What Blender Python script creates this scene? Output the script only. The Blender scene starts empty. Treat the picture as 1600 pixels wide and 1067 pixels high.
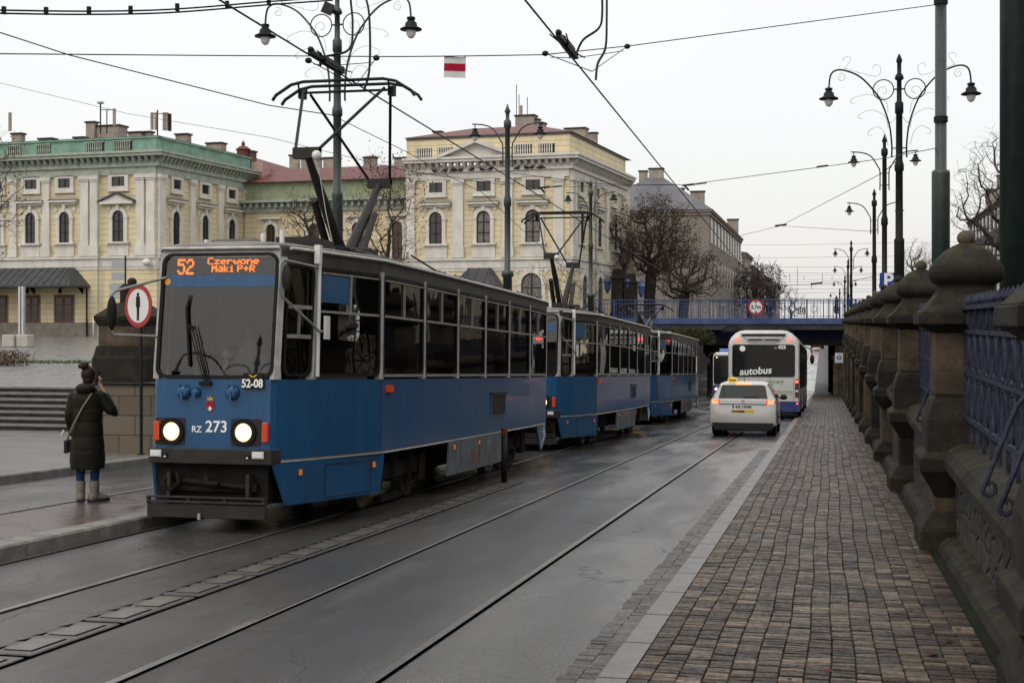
import bpy, math, random
from mathutils import Matrix, Vector
R=math.radians; PI=math.pi
sc=bpy.context.scene
# ---------------- camera ----------------
F=2200.0; TH=math.atan(495/2200); CT,ST=math.cos(TH),math.sin(TH); YH=503.0; SL=.0355; CH=1.68
cam=bpy.data.cameras.new('camera'); co=bpy.data.objects.new('camera',cam); sc.collection.objects.link(co)
cam.sensor_width=36; cam.lens=36*F/1600; cam.shift_y=(YH-533.5)/1600; cam.clip_start=.1; cam.clip_end=3000
co.location=(0,0,CH); co.rotation_euler=(R(90),0,TH); sc.camera=co
# ---------------- world: overcast sky ----------------
w=bpy.data.worlds.new('World'); sc.world=w; w.use_nodes=True; nt=w.node_tree; nt.nodes.clear()
SUN_EL,SUN_ROT=R(48),R(200)
sky=nt.nodes.new('ShaderNodeTexSky'); sky.sky_type='NISHITA'; sky.sun_disc=False; sky.sun_elevation=SUN_EL; sky.sun_rotation=SUN_ROT; sky.air_density=1; sky.dust_density=4
bg1=nt.nodes.new('ShaderNodeBackground'); bg1.inputs[1].default_value=.05; nt.links.new(sky.outputs[0],bg1.inputs[0])
tc=nt.nodes.new('ShaderNodeTexCoord'); sp=nt.nodes.new('ShaderNodeSeparateXYZ'); nt.links.new(tc.outputs['Generated'],sp.inputs[0])
mr=nt.nodes.new('ShaderNodeMapRange'); nt.links.new(sp.outputs[2],mr.inputs[0]); mr.inputs[1].default_value=0.0; mr.inputs[2].default_value=1; mr.inputs[3].default_value=.775; mr.inputs[4].default_value=1.3
no=nt.nodes.new('ShaderNodeTexNoise'); no.inputs['Scale'].default_value=2.2; no.inputs['Detail'].default_value=5; nt.links.new(tc.outputs['Generated'],no.inputs[0])
m2=nt.nodes.new('ShaderNodeMapRange'); nt.links.new(no.outputs[0],m2.inputs[0]); m2.inputs[1].default_value=.3; m2.inputs[2].default_value=.7; m2.inputs[3].default_value=.94; m2.inputs[4].default_value=1.04
mm=nt.nodes.new('ShaderNodeMath'); mm.operation='MULTIPLY'; nt.links.new(mr.outputs[0],mm.inputs[0]); nt.links.new(m2.outputs[0],mm.inputs[1])
bg2=nt.nodes.new('ShaderNodeBackground'); bg2.inputs[0].default_value=(1,.972,.935,1); nt.links.new(mm.outputs[0],bg2.inputs[1])
ad=nt.nodes.new('ShaderNodeAddShader'); nt.links.new(bg1.outputs[0],ad.inputs[0]); nt.links.new(bg2.outputs[0],ad.inputs[1])
wo=nt.nodes.new('ShaderNodeOutputWorld'); nt.links.new(ad.outputs[0],wo.inputs[0])
# ---------------- soft overcast sun ----------------
sl=bpy.data.lights.new('sun','SUN'); sl.energy=.5; sl.angle=R(40); sl.color=(1,.98,.95)
so=bpy.data.objects.new('sun',sl); sc.collection.objects.link(so)
so.rotation_euler=(R(42),0,R(-25))
vs=sc.view_settings; vs.view_transform='Standard'; vs.look='None'; vs.exposure=0; vs.gamma=1; vs.use_curve_mapping=False
sc.cycles.use_denoising=True; sc.cycles.denoising_input_passes='RGB_ALBEDO_NORMAL'; sc.cycles.denoising_prefilter='ACCURATE'; sc.cycles.max_bounces=6; sc.cycles.diffuse_bounces=3; sc.cycles.glossy_bounces=4; sc.cycles.transparent_max_bounces=24; sc.cycles.caustics_reflective=False; sc.cycles.caustics_refractive=False
COL=sc.collection
random.seed(7)
# ---------------- helpers ----------------
def W(px,py,D):
    a=(px-800)/F
    return Vector(((a*CT-ST)*D,(a*ST+CT)*D,CH-(py-YH)/F*D))
def gz(y):
    if y<112: return -SL*y
    if y<124:
        t=(y-112)/12; return -SL*112-SL*6*(2*t-t*t)+ .0385*12*t*t*.5
    z0=-SL*112-SL*6+.0385*6
    return min(z0+.0385*(y-124),-1.78)
class MB:
    def __init__(s): s.v=[];s.f=[];s.mi=[];s.sm=[];s.c=0;s.M=None;s.s=False
    def add(s,vs,fs):
        b=len(s.v)
        if s.M is not None: vs=[s.M@Vector(p) for p in vs]
        s.v+= [tuple(p) for p in vs]
        for f in fs: s.f.append(tuple(i+b for i in f)); s.mi.append(s.c); s.sm.append(s.s)
        return s
    def box(s,x0,y0,z0,x1,y1,z1):
        return s.add([(x0,y0,z0),(x1,y0,z0),(x1,y1,z0),(x0,y1,z0),(x0,y0,z1),(x1,y0,z1),(x1,y1,z1),(x0,y1,z1)],
            [(0,3,2,1),(4,5,6,7),(0,1,5,4),(1,2,6,5),(2,3,7,6),(3,0,4,7)])
    def plate(s,pts,w0,w1,m):
        n=len(pts)
        return s.add([m(u,v,w0) for u,v in pts]+[m(u,v,w1) for u,v in pts],[tuple(range(n))[::-1],tuple(range(n,2*n))]+[(i,(i+1)%n,n+(i+1)%n,n+i) for i in range(n)])
    def ring(s,o,i_,w0,w1,m):
        n=len(o); V=[m(u,v,w) for w in (w0,w1) for L in (o,i_) for u,v in L]
        fs=[]
        for k in range(n):
            l=(k+1)%n
            fs+=[(2*n+k,2*n+l,3*n+l,3*n+k),(k,n+k,n+l,l),(k,l,2*n+l,2*n+k),(n+k,3*n+k,3*n+l,n+l)]
        return s.add(V,fs)
    def tube(s,P,r,n=8,cap=True,sm=True):
        P=[Vector(p) for p in P]; m=len(P); rr=r if isinstance(r,(list,tuple)) else [r]*m
        V=[];fs=[];ref=None
        for i,p in enumerate(P):
            d=(P[min(i+1,m-1)]-P[max(i-1,0)])
            if d.length<1e-9: d=Vector((0,0,1))
            d.normalize()
            if ref is None:
                ref=d.cross(Vector((0,0,1)) if abs(d.z)<.9 else Vector((1,0,0))).normalized()
            else:
                ref=(ref-d*ref.dot(d))
                ref=ref.normalized() if ref.length>1e-6 else d.orthogonal().normalized()
            b=d.cross(ref)
            for k in range(n):
                a=2*PI*k/n; V.append(p+(ref*math.cos(a)+b*math.sin(a))*rr[i])
        for i in range(m-1):
            for k in range(n): l=(k+1)%n; fs.append((i*n+k,i*n+l,(i+1)*n+l,(i+1)*n+k))
        o=s.s; s.s=sm; s.add(V,fs)
        if cap:
            s.s=False; s.add(V[:n],[tuple(range(n))[::-1]]); s.add(V[-n:],[tuple(range(n))])
        s.s=o; return s
    def lathe(s,prof,c=(0,0,0),n=16,sx=1,sy=1,rot=0,sq=0,sm=None):
        V=[];fs=[];m=len(prof)
        for r,z in prof:
            for k in range(n):
                a=2*PI*(k+.5)/n+rot; ca,sa=math.cos(a),math.sin(a)
                if sq: q=(abs(ca)**sq+abs(sa)**sq)**(-1/sq)
                else: q=1
                V.append((c[0]+r*ca*q*sx,c[1]+r*sa*q*sy,c[2]+z))
        for i in range(m-1):
            for k in range(n): l=(k+1)%n; fs.append((i*n+k,i*n+l,(i+1)*n+l,(i+1)*n+k))
        fs.append(tuple(range(n))[::-1]); fs.append(tuple(range((m-1)*n,m*n)))
        o=s.s
        if sm is not None: s.s=sm
        s.add(V,fs); s.s=o; return s
    def ell(s,c,r,n=12,m=8):
        if not isinstance(r,(tuple,list)): r=(r,r,r)
        V=[(c[0],c[1],c[2]-r[2])];fs=[]
        for i in range(1,m):
            t=PI*i/m
            for k in range(n): a=2*PI*k/n; V.append((c[0]+r[0]*math.sin(t)*math.cos(a),c[1]+r[1]*math.sin(t)*math.sin(a),c[2]-r[2]*math.cos(t)))
        V.append((c[0],c[1],c[2]+r[2])); L=len(V)-1
        for k in range(n): l=(k+1)%n; fs.append((0,1+l,1+k)); fs.append((L,L-n+k,L-n+l))
        for i in range(m-2):
            for k in range(n): l=(k+1)%n; a=1+i*n; fs.append((a+k,a+l,a+n+l,a+n+k))
        o=s.s; s.s=True; s.add(V,fs); s.s=o; return s
    def loft(s,rings,close=True,caps=True):
        n=len(rings[0]);V=[p for r in rings for p in r];fs=[]
        for i in range(len(rings)-1):
            for k in range(n if close else n-1): l=(k+1)%n; fs.append((i*n+k,i*n+l,(i+1)*n+l,(i+1)*n+k))
        if caps: fs.append(tuple(range(n))[::-1]); fs.append(tuple(range((len(rings)-1)*n,len(rings)*n)))
        return s.add(V,fs)
    def obj(s,name,mats,parent=None,bevel=0,fix=True):
        me=bpy.data.meshes.new(name); me.from_pydata(s.v,[],s.f)
        for m in (mats if isinstance(mats,(list,tuple)) else [mats]): me.materials.append(m)
        me.polygons.foreach_set('material_index',s.mi); me.polygons.foreach_set('use_smooth',s.sm); me.update()
        o=bpy.data.objects.new(name,me); COL.objects.link(o)
        if parent: o.parent=parent
        if bevel:
            b=o.modifiers.new('bevel','BEVEL'); b.width=bevel; b.segments=2; b.limit_method='ANGLE'; b.angle_limit=R(40)
        if fix and len(s.f)<60000:
            import bmesh
            bm=bmesh.new(); bm.from_mesh(me); bmesh.ops.recalc_face_normals(bm,faces=bm.faces); bm.to_mesh(me); bm.free()
        return o
def tag(o,label=None,cat=None,group=None,kind=None):
    if label: o['label']=label
    if cat: o['category']=cat
    if group: o['group']=group
    if kind: o['kind']=kind
    return o
def thing(name,label,cat,loc=(0,0,0),rot=(0,0,0),group=None):
    o=bpy.data.objects.new(name,None); COL.objects.link(o); o.empty_display_size=.3
    o.location=loc; o.rotation_euler=rot; return tag(o,label,cat,group)
def struct(name,mb,mats,label=None,fix=True):
    return tag(mb.obj(name,mats,fix=fix),label,kind='structure')
def rrect(x0,z0,x1,z1,r,n=4):
    P=[]
    for cx,cz,a0 in ((x1-r,z1-r,0),(x0+r,z1-r,90),(x0+r,z0+r,180),(x1-r,z0+r,270)):
        for k in range(n+1): a=R(a0+90*k/n); P.append((cx+r*math.cos(a),cz+r*math.sin(a)))
    return P
def circ(cx,cz,r,n=20,sx=1): return [(cx+r*sx*math.cos(2*PI*k/n),cz+r*math.sin(2*PI*k/n)) for k in range(n)]
def arch(x0,z0,x1,z1,n=10):   # rectangle with round head
    r=(x1-x0)/2; cx=(x0+x1)/2; zc=z1-r
    return [(x0,z0),(x1,z0)]+[(cx+r*math.cos(PI*k/n),zc+r*math.sin(PI*k/n)) for k in range(n+1)]
FRONT=lambda y0: (lambda u,v,w:(u,y0-w,v))      # faces -y
def text(name,s,size,mat,parent,mtx,align='CENTER',bold=0,shear=0,sx=1):
    cu=bpy.data.curves.new(name,'FONT'); cu.body=s; cu.size=size; cu.align_x=align; cu.align_y='CENTER'; cu.extrude=.002; cu.offset=bold; cu.shear=shear
    t=bpy.data.objects.new('tmp',cu); COL.objects.link(t); bpy.context.view_layer.update()
    me=bpy.data.meshes.new_from_object(t.evaluated_get(bpy.context.evaluated_depsgraph_get())); bpy.data.objects.remove(t)
    me.materials.clear(); me.materials.append(mat); me.transform(mtx@Matrix.Diagonal((sx,1,1,1)))
    o=bpy.data.objects.new(name,me); COL.objects.link(o); o.parent=parent; return o
def tm_front(x,y,z): return Matrix.Translation((x,y,z))@Matrix.Rotation(R(90),4,'X')   # readable from -y
# ---------------- materials ----------------
def mat(name,col,rough=.6,metal=0,var=0,vs=4,bump=0,bs=30,coat=0,emit=None,es=0,col2=None,spec=None,stretch=None,thr=None):
    if spec is None: spec=.5 if rough<.5 else .15
    m=bpy.data.materials.new(name); m.use_nodes=True; n=m.node_tree; p=n.nodes['Principled BSDF']
    p.inputs['Base Color'].default_value=(*col,1); p.inputs['Roughness'].default_value=rough; p.inputs['Metallic'].default_value=metal
    p.inputs['Specular IOR Level'].default_value=spec
    if coat: p.inputs['Coat Weight'].default_value=coat; p.inputs['Coat Roughness'].default_value=.06
    if emit: p.inputs['Emission Color'].default_value=(*emit,1); p.inputs['Emission Strength'].default_value=es
    if var or bump:
        t=n.nodes.new('ShaderNodeTexCoord'); src=t.outputs['Object']
        if stretch:
            mp=n.nodes.new('ShaderNodeMapping'); mp.inputs['Scale'].default_value=stretch; n.links.new(src,mp.inputs[0]); src=mp.outputs[0]
    if var:
        z=n.nodes.new('ShaderNodeTexNoise'); z.inputs['Scale'].default_value=vs; z.inputs['Detail'].default_value=8; z.inputs['Roughness'].default_value=.62; n.links.new(src,z.inputs[0])
        r=n.nodes.new('ShaderNodeMapRange'); r.inputs[1].default_value=.32; r.inputs[2].default_value=.68; n.links.new(z.outputs[0],r.inputs[0])
        if thr: r.inputs[1].default_value,r.inputs[2].default_value=thr
        x=n.nodes.new('ShaderNodeMix'); x.data_type='RGBA'; n.links.new(r.outputs[0],x.inputs[0])
        c2=col2 or tuple(c*(1-var) for c in col); c1=col if col2 else tuple(min(1,c*(1+var)) for c in col)
        x.inputs[6].default_value=(*c2,1); x.inputs[7].default_value=(*c1,1); n.links.new(x.outputs[2],p.inputs['Base Color'])
    if bump:
        z=n.nodes.new('ShaderNodeTexNoise'); z.inputs['Scale'].default_value=bs; z.inputs['Detail'].default_value=6; n.links.new(src,z.inputs[0])
        b=n.nodes.new('ShaderNodeBump'); b.inputs['Strength'].default_value=bump; b.inputs['Distance'].default_value=.02; n.links.new(z.outputs[0],b.inputs['Height']); n.links.new(b.outputs[0],p.inputs['Normal'])
    return m
def glass(name,tint,rough=.02,ior=1.5):
    m=bpy.data.materials.new(name); m.use_nodes=True; n=m.node_tree; n.nodes.clear()
    o=n.nodes.new('ShaderNodeOutputMaterial'); x=n.nodes.new('ShaderNodeMixShader'); f=n.nodes.new('ShaderNodeFresnel'); f.inputs[0].default_value=ior
    a=n.nodes.new('ShaderNodeBsdfTransparent'); a.inputs[0].default_value=(*tint,1); g=n.nodes.new('ShaderNodeBsdfGlossy'); g.inputs['Roughness'].default_value=rough
    t=n.nodes.new('ShaderNodeTexCoord'); z=n.nodes.new('ShaderNodeTexNoise'); z.inputs['Scale'].default_value=1.3; n.links.new(t.outputs['Object'],z.inputs[0])
    b=n.nodes.new('ShaderNodeBump'); b.inputs['Strength'].default_value=.12; b.inputs['Distance'].default_value=.02; n.links.new(z.outputs[0],b.inputs['Height']); n.links.new(b.outputs[0],g.inputs['Normal'])
    n.links.new(f.outputs[0],x.inputs[0]); n.links.new(a.outputs[0],x.inputs[1]); n.links.new(g.outputs[0],x.inputs[2]); n.links.new(x.outputs[0],o.inputs[0]); return m
def nodes_mat(name):
    m=bpy.data.materials.new(name); m.use_nodes=True; n=m.node_tree; return m,n,n.nodes['Principled BSDF']
def N(n,t,**k):
    x=n.nodes.new('ShaderNode'+t)
    for a,b in k.items():
        if a.startswith('i_'): x.inputs[a[2:].replace('_',' ')].default_value=b
        else: setattr(x,a,b)
    return x
def mixc(n,fac,a,b,bt='MIX'):
    x=n.nodes.new('ShaderNodeMix'); x.data_type='RGBA'; x.blend_type=bt
    for i,v in ((0,fac),(6,a),(7,b)):
        if hasattr(v,'is_linked'): n.links.new(v,x.inputs[i])
        else: x.inputs[i].default_value=v if i==0 else (*v,1)
    return x.outputs[2]
def mrange(n,src,a,b,c,d):
    r=n.nodes.new('ShaderNodeMapRange'); n.links.new(src,r.inputs[0])
    for i,v in enumerate((a,b,c,d)): r.inputs[i+1].default_value=v
    return r.outputs[0]
M={}
M['blue']=mat('tram_blue',(.012,.078,.19),.30,var=.2,vs=1.6,coat=.12,stretch=(3,3,.5),spec=.35,col2=(.010,.055,.130))
M['bluegrime']=mat('tram_blue_dirty',(.03,.07,.12),.4,var=.4,vs=3,coat=.15)
M['greyside']=mat('dirty_grey_panel',(.10,.115,.13),.5,var=.35,vs=4)
M['cream']=mat('tram_grey_white',(.33,.32,.30),.5,var=.25,vs=6)
M['strip']=mat('pale_rubbing_strip',(.46,.45,.42),.45,var=.2,vs=7)
M['cantd']=mat('tram_dark_cant',(.05,.048,.045),.5,var=.3,vs=6)
M['trim']=mat('tram_trim',(.21,.205,.19),.4,var=.25,vs=9)
M['roofm']=mat('tram_roof',(.17,.16,.15),.6,var=.3,vs=3)
M['black']=mat('black_rubber',(.008,.008,.008),.6)
M['under']=mat('underframe',(.010,.009,.008),.8,var=.5,vs=8,bump=.4,bs=20)
M['wheel']=mat('wheel_steel',(.05,.04,.035),.6,metal=.4,var=.4,vs=9)
M['dgrey']=mat('dark_grey_paint',(.030,.028,.026),.5,var=.25,vs=6)
M['inter']=mat('tram_interior',(.32,.31,.28),.7)
M['seat']=mat('tram_seat',(.05,.03,.02),.6)
M['glassT']=glass('tram_glass',(.34,.34,.32))
M['glassW']=glass('tram_windscreen',(.60,.60,.59),ior=1.6)
M['glassD']=mat('dark_glass',(.010,.011,.012),.05,spec=.2)
M['white']=mat('white_paint',(.75,.75,.73),.4,var=.06,vs=5)
M['wtext']=mat('white_lettering',(.8,.8,.78),.5)
M['led']=mat('led_yellow',(.8,.3,.0),.5,emit=(1,.20,.006),es=4.2)
M['ledbg']=mat('display_box',(.05,.045,.045),.35)
M['orange']=mat('orange_marker',(.75,.22,.01),.35,emit=(1,.25,.0),es=.12)
M['indic']=mat('indicator_lens',(.35,.03,.005),.25,emit=(1,.12,.02),es=.12)
M['head']=mat('headlight_lit',(1,.9,.7),.2,emit=(1,.66,.28),es=1.9)
M['hot']=mat('lamp_hot_core',(1,.9,.7),.2,emit=(1,.8,.5),es=14)
M['headlow']=mat('headlight_warm',(1,.7,.4),.2,emit=(1,.62,.25),es=3)
M['redlit']=mat('red_light_lit',(.9,.02,.02),.25,emit=(1,.05,.03),es=7)
M['redlens']=mat('red_lens',(.22,.008,.008),.2)
M['steel']=mat('galvanised_steel',(.5,.5,.5),.4,metal=.8,var=.1)
M['iron']=mat('dark_iron',(.012,.013,.014),.5,var=.2)
M['green']=mat('pole_green',(.014,.025,.023),.45,var=.3,vs=7,coat=.2)
M['bulb']=mat('lamp_globe',(.72,.74,.70),.3,spec=.4)
M['blueiron']=mat('blue_violet_iron',(.024,.027,.045),.6,var=.6,vs=14)
def stone_mat(name,c1,c2,moss=.5,sc_=2.2):
    m,n,p=nodes_mat(name); L=n.links; t=N(n,'TexCoord'); o=t.outputs['Object']
    z1=N(n,'TexNoise',i_Scale=sc_,i_Detail=9,i_Roughness=.72); L.new(o,z1.inputs[0]); z2=N(n,'TexNoise',i_Scale=38,i_Detail=5,i_Roughness=.8); L.new(o,z2.inputs[0])
    c=mixc(n,mrange(n,z1.outputs[0],.36,.62,0,1),c2,c1); c=mixc(n,mrange(n,z2.outputs[0],.3,.7,.55,0),c,tuple(v*.35 for v in c2))
    g=N(n,'NewGeometry'); s_=N(n,'SeparateXYZ'); L.new(g.outputs['Normal'],s_.inputs[0]); up=mrange(n,s_.outputs[2],.35,.95,0,1)
    z3=N(n,'TexNoise',i_Scale=7,i_Detail=6); L.new(o,z3.inputs[0]); mo=N(n,'Math',operation='MULTIPLY'); L.new(up,mo.inputs[0]); L.new(mrange(n,z3.outputs[0],.48,.6,0,moss),mo.inputs[1])
    c=mixc(n,mo.outputs[0],c,(.05,.055,.015)); L.new(c,p.inputs['Base Color']); p.inputs['Roughness'].default_value=.8; p.inputs['Specular IOR Level'].default_value=.2
    h=N(n,'Math',operation='ADD'); L.new(z1.outputs[0],h.inputs[0]); hm=N(n,'Math',operation='MULTIPLY'); hm.inputs[1].default_value=.35; L.new(z2.outputs[0],hm.inputs[0]); L.new(hm.outputs[0],h.inputs[1])
    b_=N(n,'Bump'); b_.inputs['Strength'].default_value=.9; b_.inputs['Distance'].default_value=.035; L.new(h.outputs[0],b_.inputs['Height']); L.new(b_.outputs[0],p.inputs['Normal']); return m
M['stone']=stone_mat('sooty_sandstone',(.040,.033,.025),(.009,.008,.0065))
M['stonel']=stone_mat('pale_sandstone',(.145,.112,.075),(.040,.032,.024),.2,1.6)
M['mortar']=mat('limestone_pale',(.42,.40,.35),.8,var=.12,vs=3)
M['asph_far']=mat('old_asphalt',(.05,.05,.05),.7)
M['red']=mat('sign_red',(.32,.012,.012),.4)
M['signw']=mat('sign_white',(.62,.62,.60),.4,var=.05)
M['signb']=mat('sign_blue',(.01,.05,.28),.4)
M['banner']=mat('banner_cloth',(.62,.62,.62),.8)
M['bannerr']=mat('banner_red',(.36,.008,.03),.8)
M['bark']=mat('tree_bark',(.055,.047,.041),.9,var=.3,vs=6)
M['leafb']=mat('leaf_brown',(.075,.032,.022),.8,var=.4,vs=3)
M['leafr']=mat('leaf_dull_red',(.085,.048,.04),.8,var=.5,vs=1.2,col2=(.05,.043,.028))
M['leafg']=mat('leaf_olive',(.05,.055,.02),.8,var=.4,vs=3)
M['grass']=mat('grass_green',(.05,.09,.02),.9,var=.4,vs=6)
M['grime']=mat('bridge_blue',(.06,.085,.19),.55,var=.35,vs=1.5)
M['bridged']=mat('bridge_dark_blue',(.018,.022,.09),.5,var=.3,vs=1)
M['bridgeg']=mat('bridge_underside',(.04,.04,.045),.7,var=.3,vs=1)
# ---------------- ground ----------------
def sheet(x0,x1,y0,y1,off,name,m,label=None,dy=1.0,zf=None):
    mb=MB(); n=max(2,int((y1-y0)/dy)); zf=zf or (lambda x,y:gz(y))
    V=[];fs=[]
    for i in range(n+1):
        y=y0+(y1-y0)*i/n
        for x in (x0,x1): V.append((x,y,zf(x,y)+off))
    for i in range(n): fs.append((2*i,2*i+1,2*i+3,2*i+2))
    mb.add(V,fs); return struct(name,mb,m,label,fix=False)
def asphalt_mat():
    m,n,p=nodes_mat('wet_asphalt'); L=n.links
    t=N(n,'TexCoord'); g=t.outputs['Object']
    fine=N(n,'TexNoise',i_Scale=42,i_Detail=8,i_Roughness=.9); L.new(g,fine.inputs[0])
    mp=N(n,'Mapping'); mp.inputs['Scale'].default_value=(1.2,.28,1); L.new(g,mp.inputs[0])
    strk=N(n,'TexNoise',i_Scale=1.6,i_Detail=7,i_Roughness=.6); L.new(mp.outputs[0],strk.inputs[0])
    big=N(n,'TexNoise',i_Scale=.35,i_Detail=5); L.new(g,big.inputs[0])
    c=mixc(n,mrange(n,fine.outputs[0],.36,.64,0,1),(.008,.008,.008),(.105,.103,.098))
    c=mixc(n,mrange(n,strk.outputs[0],.38,.62,0,.6),c,(.085,.079,.072))
    c=mixc(n,mrange(n,big.outputs[0],.4,.62,0,.6),c,(.035,.034,.033))
    sp=N(n,'SeparateXYZ'); L.new(g,sp.inputs[0])
    # the newer, darker strip of asphalt between the rails of the near track
    wob=N(n,'Math',operation='ADD'); L.new(sp.outputs[0],wob.inputs[0]); w2=N(n,'Math',operation='MULTIPLY'); w2.inputs[1].default_value=.5; L.new(strk.outputs[0],w2.inputs[0]); L.new(w2.outputs[0],wob.inputs[1])
    a=mrange(n,wob.outputs[0],-3.5,-3.3,0,1); b=mrange(n,wob.outputs[0],-2.5,-2.2,1,0)
    mu=N(n,'Math',operation='MULTIPLY'); L.new(a,mu.inputs[0]); L.new(b,mu.inputs[1])
    fade=mrange(n,sp.outputs[1],9,17,.7,.15); mu2=N(n,'Math',operation='MULTIPLY'); L.new(mu.outputs[0],mu2.inputs[0]); L.new(fade,mu2.inputs[1])
    c=mixc(n,mu2.outputs[0],c,(.022,.022,.023))
    # darker band along the trams' own track, paler lane further right
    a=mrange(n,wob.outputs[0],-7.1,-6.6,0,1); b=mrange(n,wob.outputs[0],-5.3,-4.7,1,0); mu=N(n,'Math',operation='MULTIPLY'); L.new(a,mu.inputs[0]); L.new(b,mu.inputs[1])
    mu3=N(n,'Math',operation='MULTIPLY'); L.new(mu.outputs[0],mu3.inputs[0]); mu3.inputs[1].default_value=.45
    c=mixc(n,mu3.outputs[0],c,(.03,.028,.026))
    gr=N(n,'TexVoronoi',i_Scale=95); L.new(g,gr.inputs[0]); lane=mrange(n,wob.outputs[0],-2.2,-1.9,0,.75); c=mixc(n,lane,c,mixc(n,mrange(n,fine.outputs[0],.36,.64,0,1),(.05,.05,.049),(.16,.158,.152)))
    c=mixc(n,mrange(n,gr.outputs['Distance'],.0,.35,.55,0),c,(.16,.155,.15))
    chp=N(n,'TexNoise',i_Scale=13,i_Detail=5,i_Roughness=.75); L.new(g,chp.inputs[0]); ca_=mrange(n,chp.outputs[0],.60,.63,0,1); m1=mrange(n,wob.outputs[0],-4.3,-3.9,0,1); m2_=mrange(n,wob.outputs[0],-3.5,-3.2,1,0); q1=N(n,'Math',operation='MULTIPLY'); L.new(m1,q1.inputs[0]); L.new(m2_,q1.inputs[1]); q2=N(n,'Math',operation='MULTIPLY'); L.new(q1.outputs[0],q2.inputs[0]); L.new(ca_,q2.inputs[1]); c=mixc(n,q2.outputs[0],c,(.012,.011,.010))
    # cracks
    nz=N(n,'TexNoise',i_Scale=1.5,i_Detail=4); L.new(g,nz.inputs[0]); mx=N(n,'Vector' 'Math',operation='ADD'); 
    sc2=N(n,'VectorMath',operation='SCALE'); sc2.inputs['Scale'].default_value=.8; L.new(nz.outputs['Color'],sc2.inputs[0]); L.new(g,mx.inputs[0]); L.new(sc2.outputs[0],mx.inputs[1])
    vo=N(n,'TexVoronoi',feature='DISTANCE_TO_EDGE',i_Scale=.28); L.new(mx.outputs[0],vo.inputs[0])
    cr=mrange(n,vo.outputs['Distance'],.0,.0035,1,0); gate=mrange(n,big.outputs[0],.47,.53,0,1); mc=N(n,'Math',operation='MULTIPLY'); L.new(cr,mc.inputs[0]); L.new(gate,mc.inputs[1])
    c=mixc(n,mc.outputs[0],c,(.012,.012,.012))
    L.new(c,p.inputs['Base Color'])
    r=N(n,'TexNoise',i_Scale=.9,i_Detail=7,i_Roughness=.65); L.new(mp.outputs[0],r.inputs[0])
    L.new(mrange(n,r.outputs[0],.38,.68,.06,.36),p.inputs['Roughness']); p.inputs['Specular IOR Level'].default_value=.6
    b1=N(n,'Bump'); b1.inputs['Strength'].default_value=.8; b1.inputs['Distance'].default_value=.006; L.new(fine.outputs[0],b1.inputs['Height'])
    b2=N(n,'Bump'); b2.inputs['Strength'].default_value=.7; b2.inputs['Distance'].default_value=.01; b2.invert=True; L.new(mc.outputs[0],b2.inputs['Height']); L.new(b1.outputs[0],b2.inputs['Normal']); L.new(b2.outputs[0],p.inputs['Normal'])
    return m
M['asphalt']=asphalt_mat()
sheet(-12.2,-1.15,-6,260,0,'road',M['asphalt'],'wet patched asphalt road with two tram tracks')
def sett_mat(name,c1,c2,c3,rough=(.3,.6)):
    m,n,p=nodes_mat(name); L=n.links
    ge=N(n,'NewGeometry'); cr=N(n,'ValToRGB'); L.new(ge.outputs['Random Per Island'],cr.inputs[0])
    e=cr.color_ramp.elements; e[0].color=(*c1,1); e[1].color=(*c3,1); e[1].position=1
    x=e.new(.5); x.color=(*c2,1); x=e.new(.9); x.color=tuple([(c2[i]*.45+c3[i]*.55) for i in range(3)]+[1])
    t=N(n,'TexCoord'); z=N(n,'TexNoise',i_Scale=26,i_Detail=6,i_Roughness=.7); L.new(t.outputs['Object'],z.inputs[0])
    c=mixc(n,mrange(n,z.outputs[0],.3,.7,.0,.65),cr.outputs[0],tuple(v*.35 for v in c1)); L.new(c,p.inputs['Base Color'])
    L.new(mrange(n,z.outputs[0],.35,.65,*rough),p.inputs['Roughness']); p.inputs['Specular IOR Level'].default_value=.14
    b=N(n,'Bump'); b.inputs['Strength'].default_value=.8; b.inputs['Distance'].default_value=.008; L.new(z.outputs[0],b.inputs['Height']); L.new(b.outputs[0],p.inputs['Normal']); return m
M['setts']=sett_mat('granite_setts',(.018,.013,.0085),(.052,.036,.023),(.22,.17,.115),(.25,.6))
M['gsetts']=sett_mat('gutter_setts',(.05,.045,.042),(.09,.085,.08),(.14,.13,.125),(.25,.5))
M['pvr']=mat('wet_far_pavement',(.12,.117,.11),.5,var=.2,vs=2)
M['joint']=mat('mossy_joint',(.013,.016,.006),.95,var=.5,vs=5,col2=(.005,.0045,.004))
sheet(-1.2,1.2,-6,118,.049,'pavement',M['joint'],'mossy sand bed under the sett pavement')
sheet(-1.16,-.05,116,262,.05,'pavement',M['pvr'],'pavement beside the rising road beyond the bridge')
def sett(mb,x0,x1,y0,y1,z,rnd):
    j=.0045; r=lambda:rnd.uniform(-j,j)
    q=[(x0+.001+r()*.5,y0+.012+r()),(x1-.001+r()*.5,y0+.012+r()),(x1-.001+r()*.5,y1-.012+r()),(x0+.001+r()*.5,y1-.012+r())]
    cx=(x0+x1)/2; cy=(y0+y1)/2; dz=rnd.uniform(-.003,.004); tx=rnd.uniform(-.03,.03); ty=rnd.uniform(-.06,.06)
    V=[]
    for k,(s,h) in enumerate(((1,-.03),(1,-.003),(.92,.005))):
        for x,y in q: X=cx+(x-cx)*s; Y=cy+(y-cy)*s; V.append((X,Y,z+h+dz+(X-cx)*tx+(Y-cy)*ty))
    mb.add(V,[(a,(a+1)%4,4+(a+1)%4,4+a) for a in range(4)]+[(4+a,4+(a+1)%4,8+(a+1)%4,8+a) for a in range(4)]+[(8,9,10,11)])
rnd=random.Random(3); mb=MB(); mb.s=False
ncol=15; cw=(.90+1.03)/ncol
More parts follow.
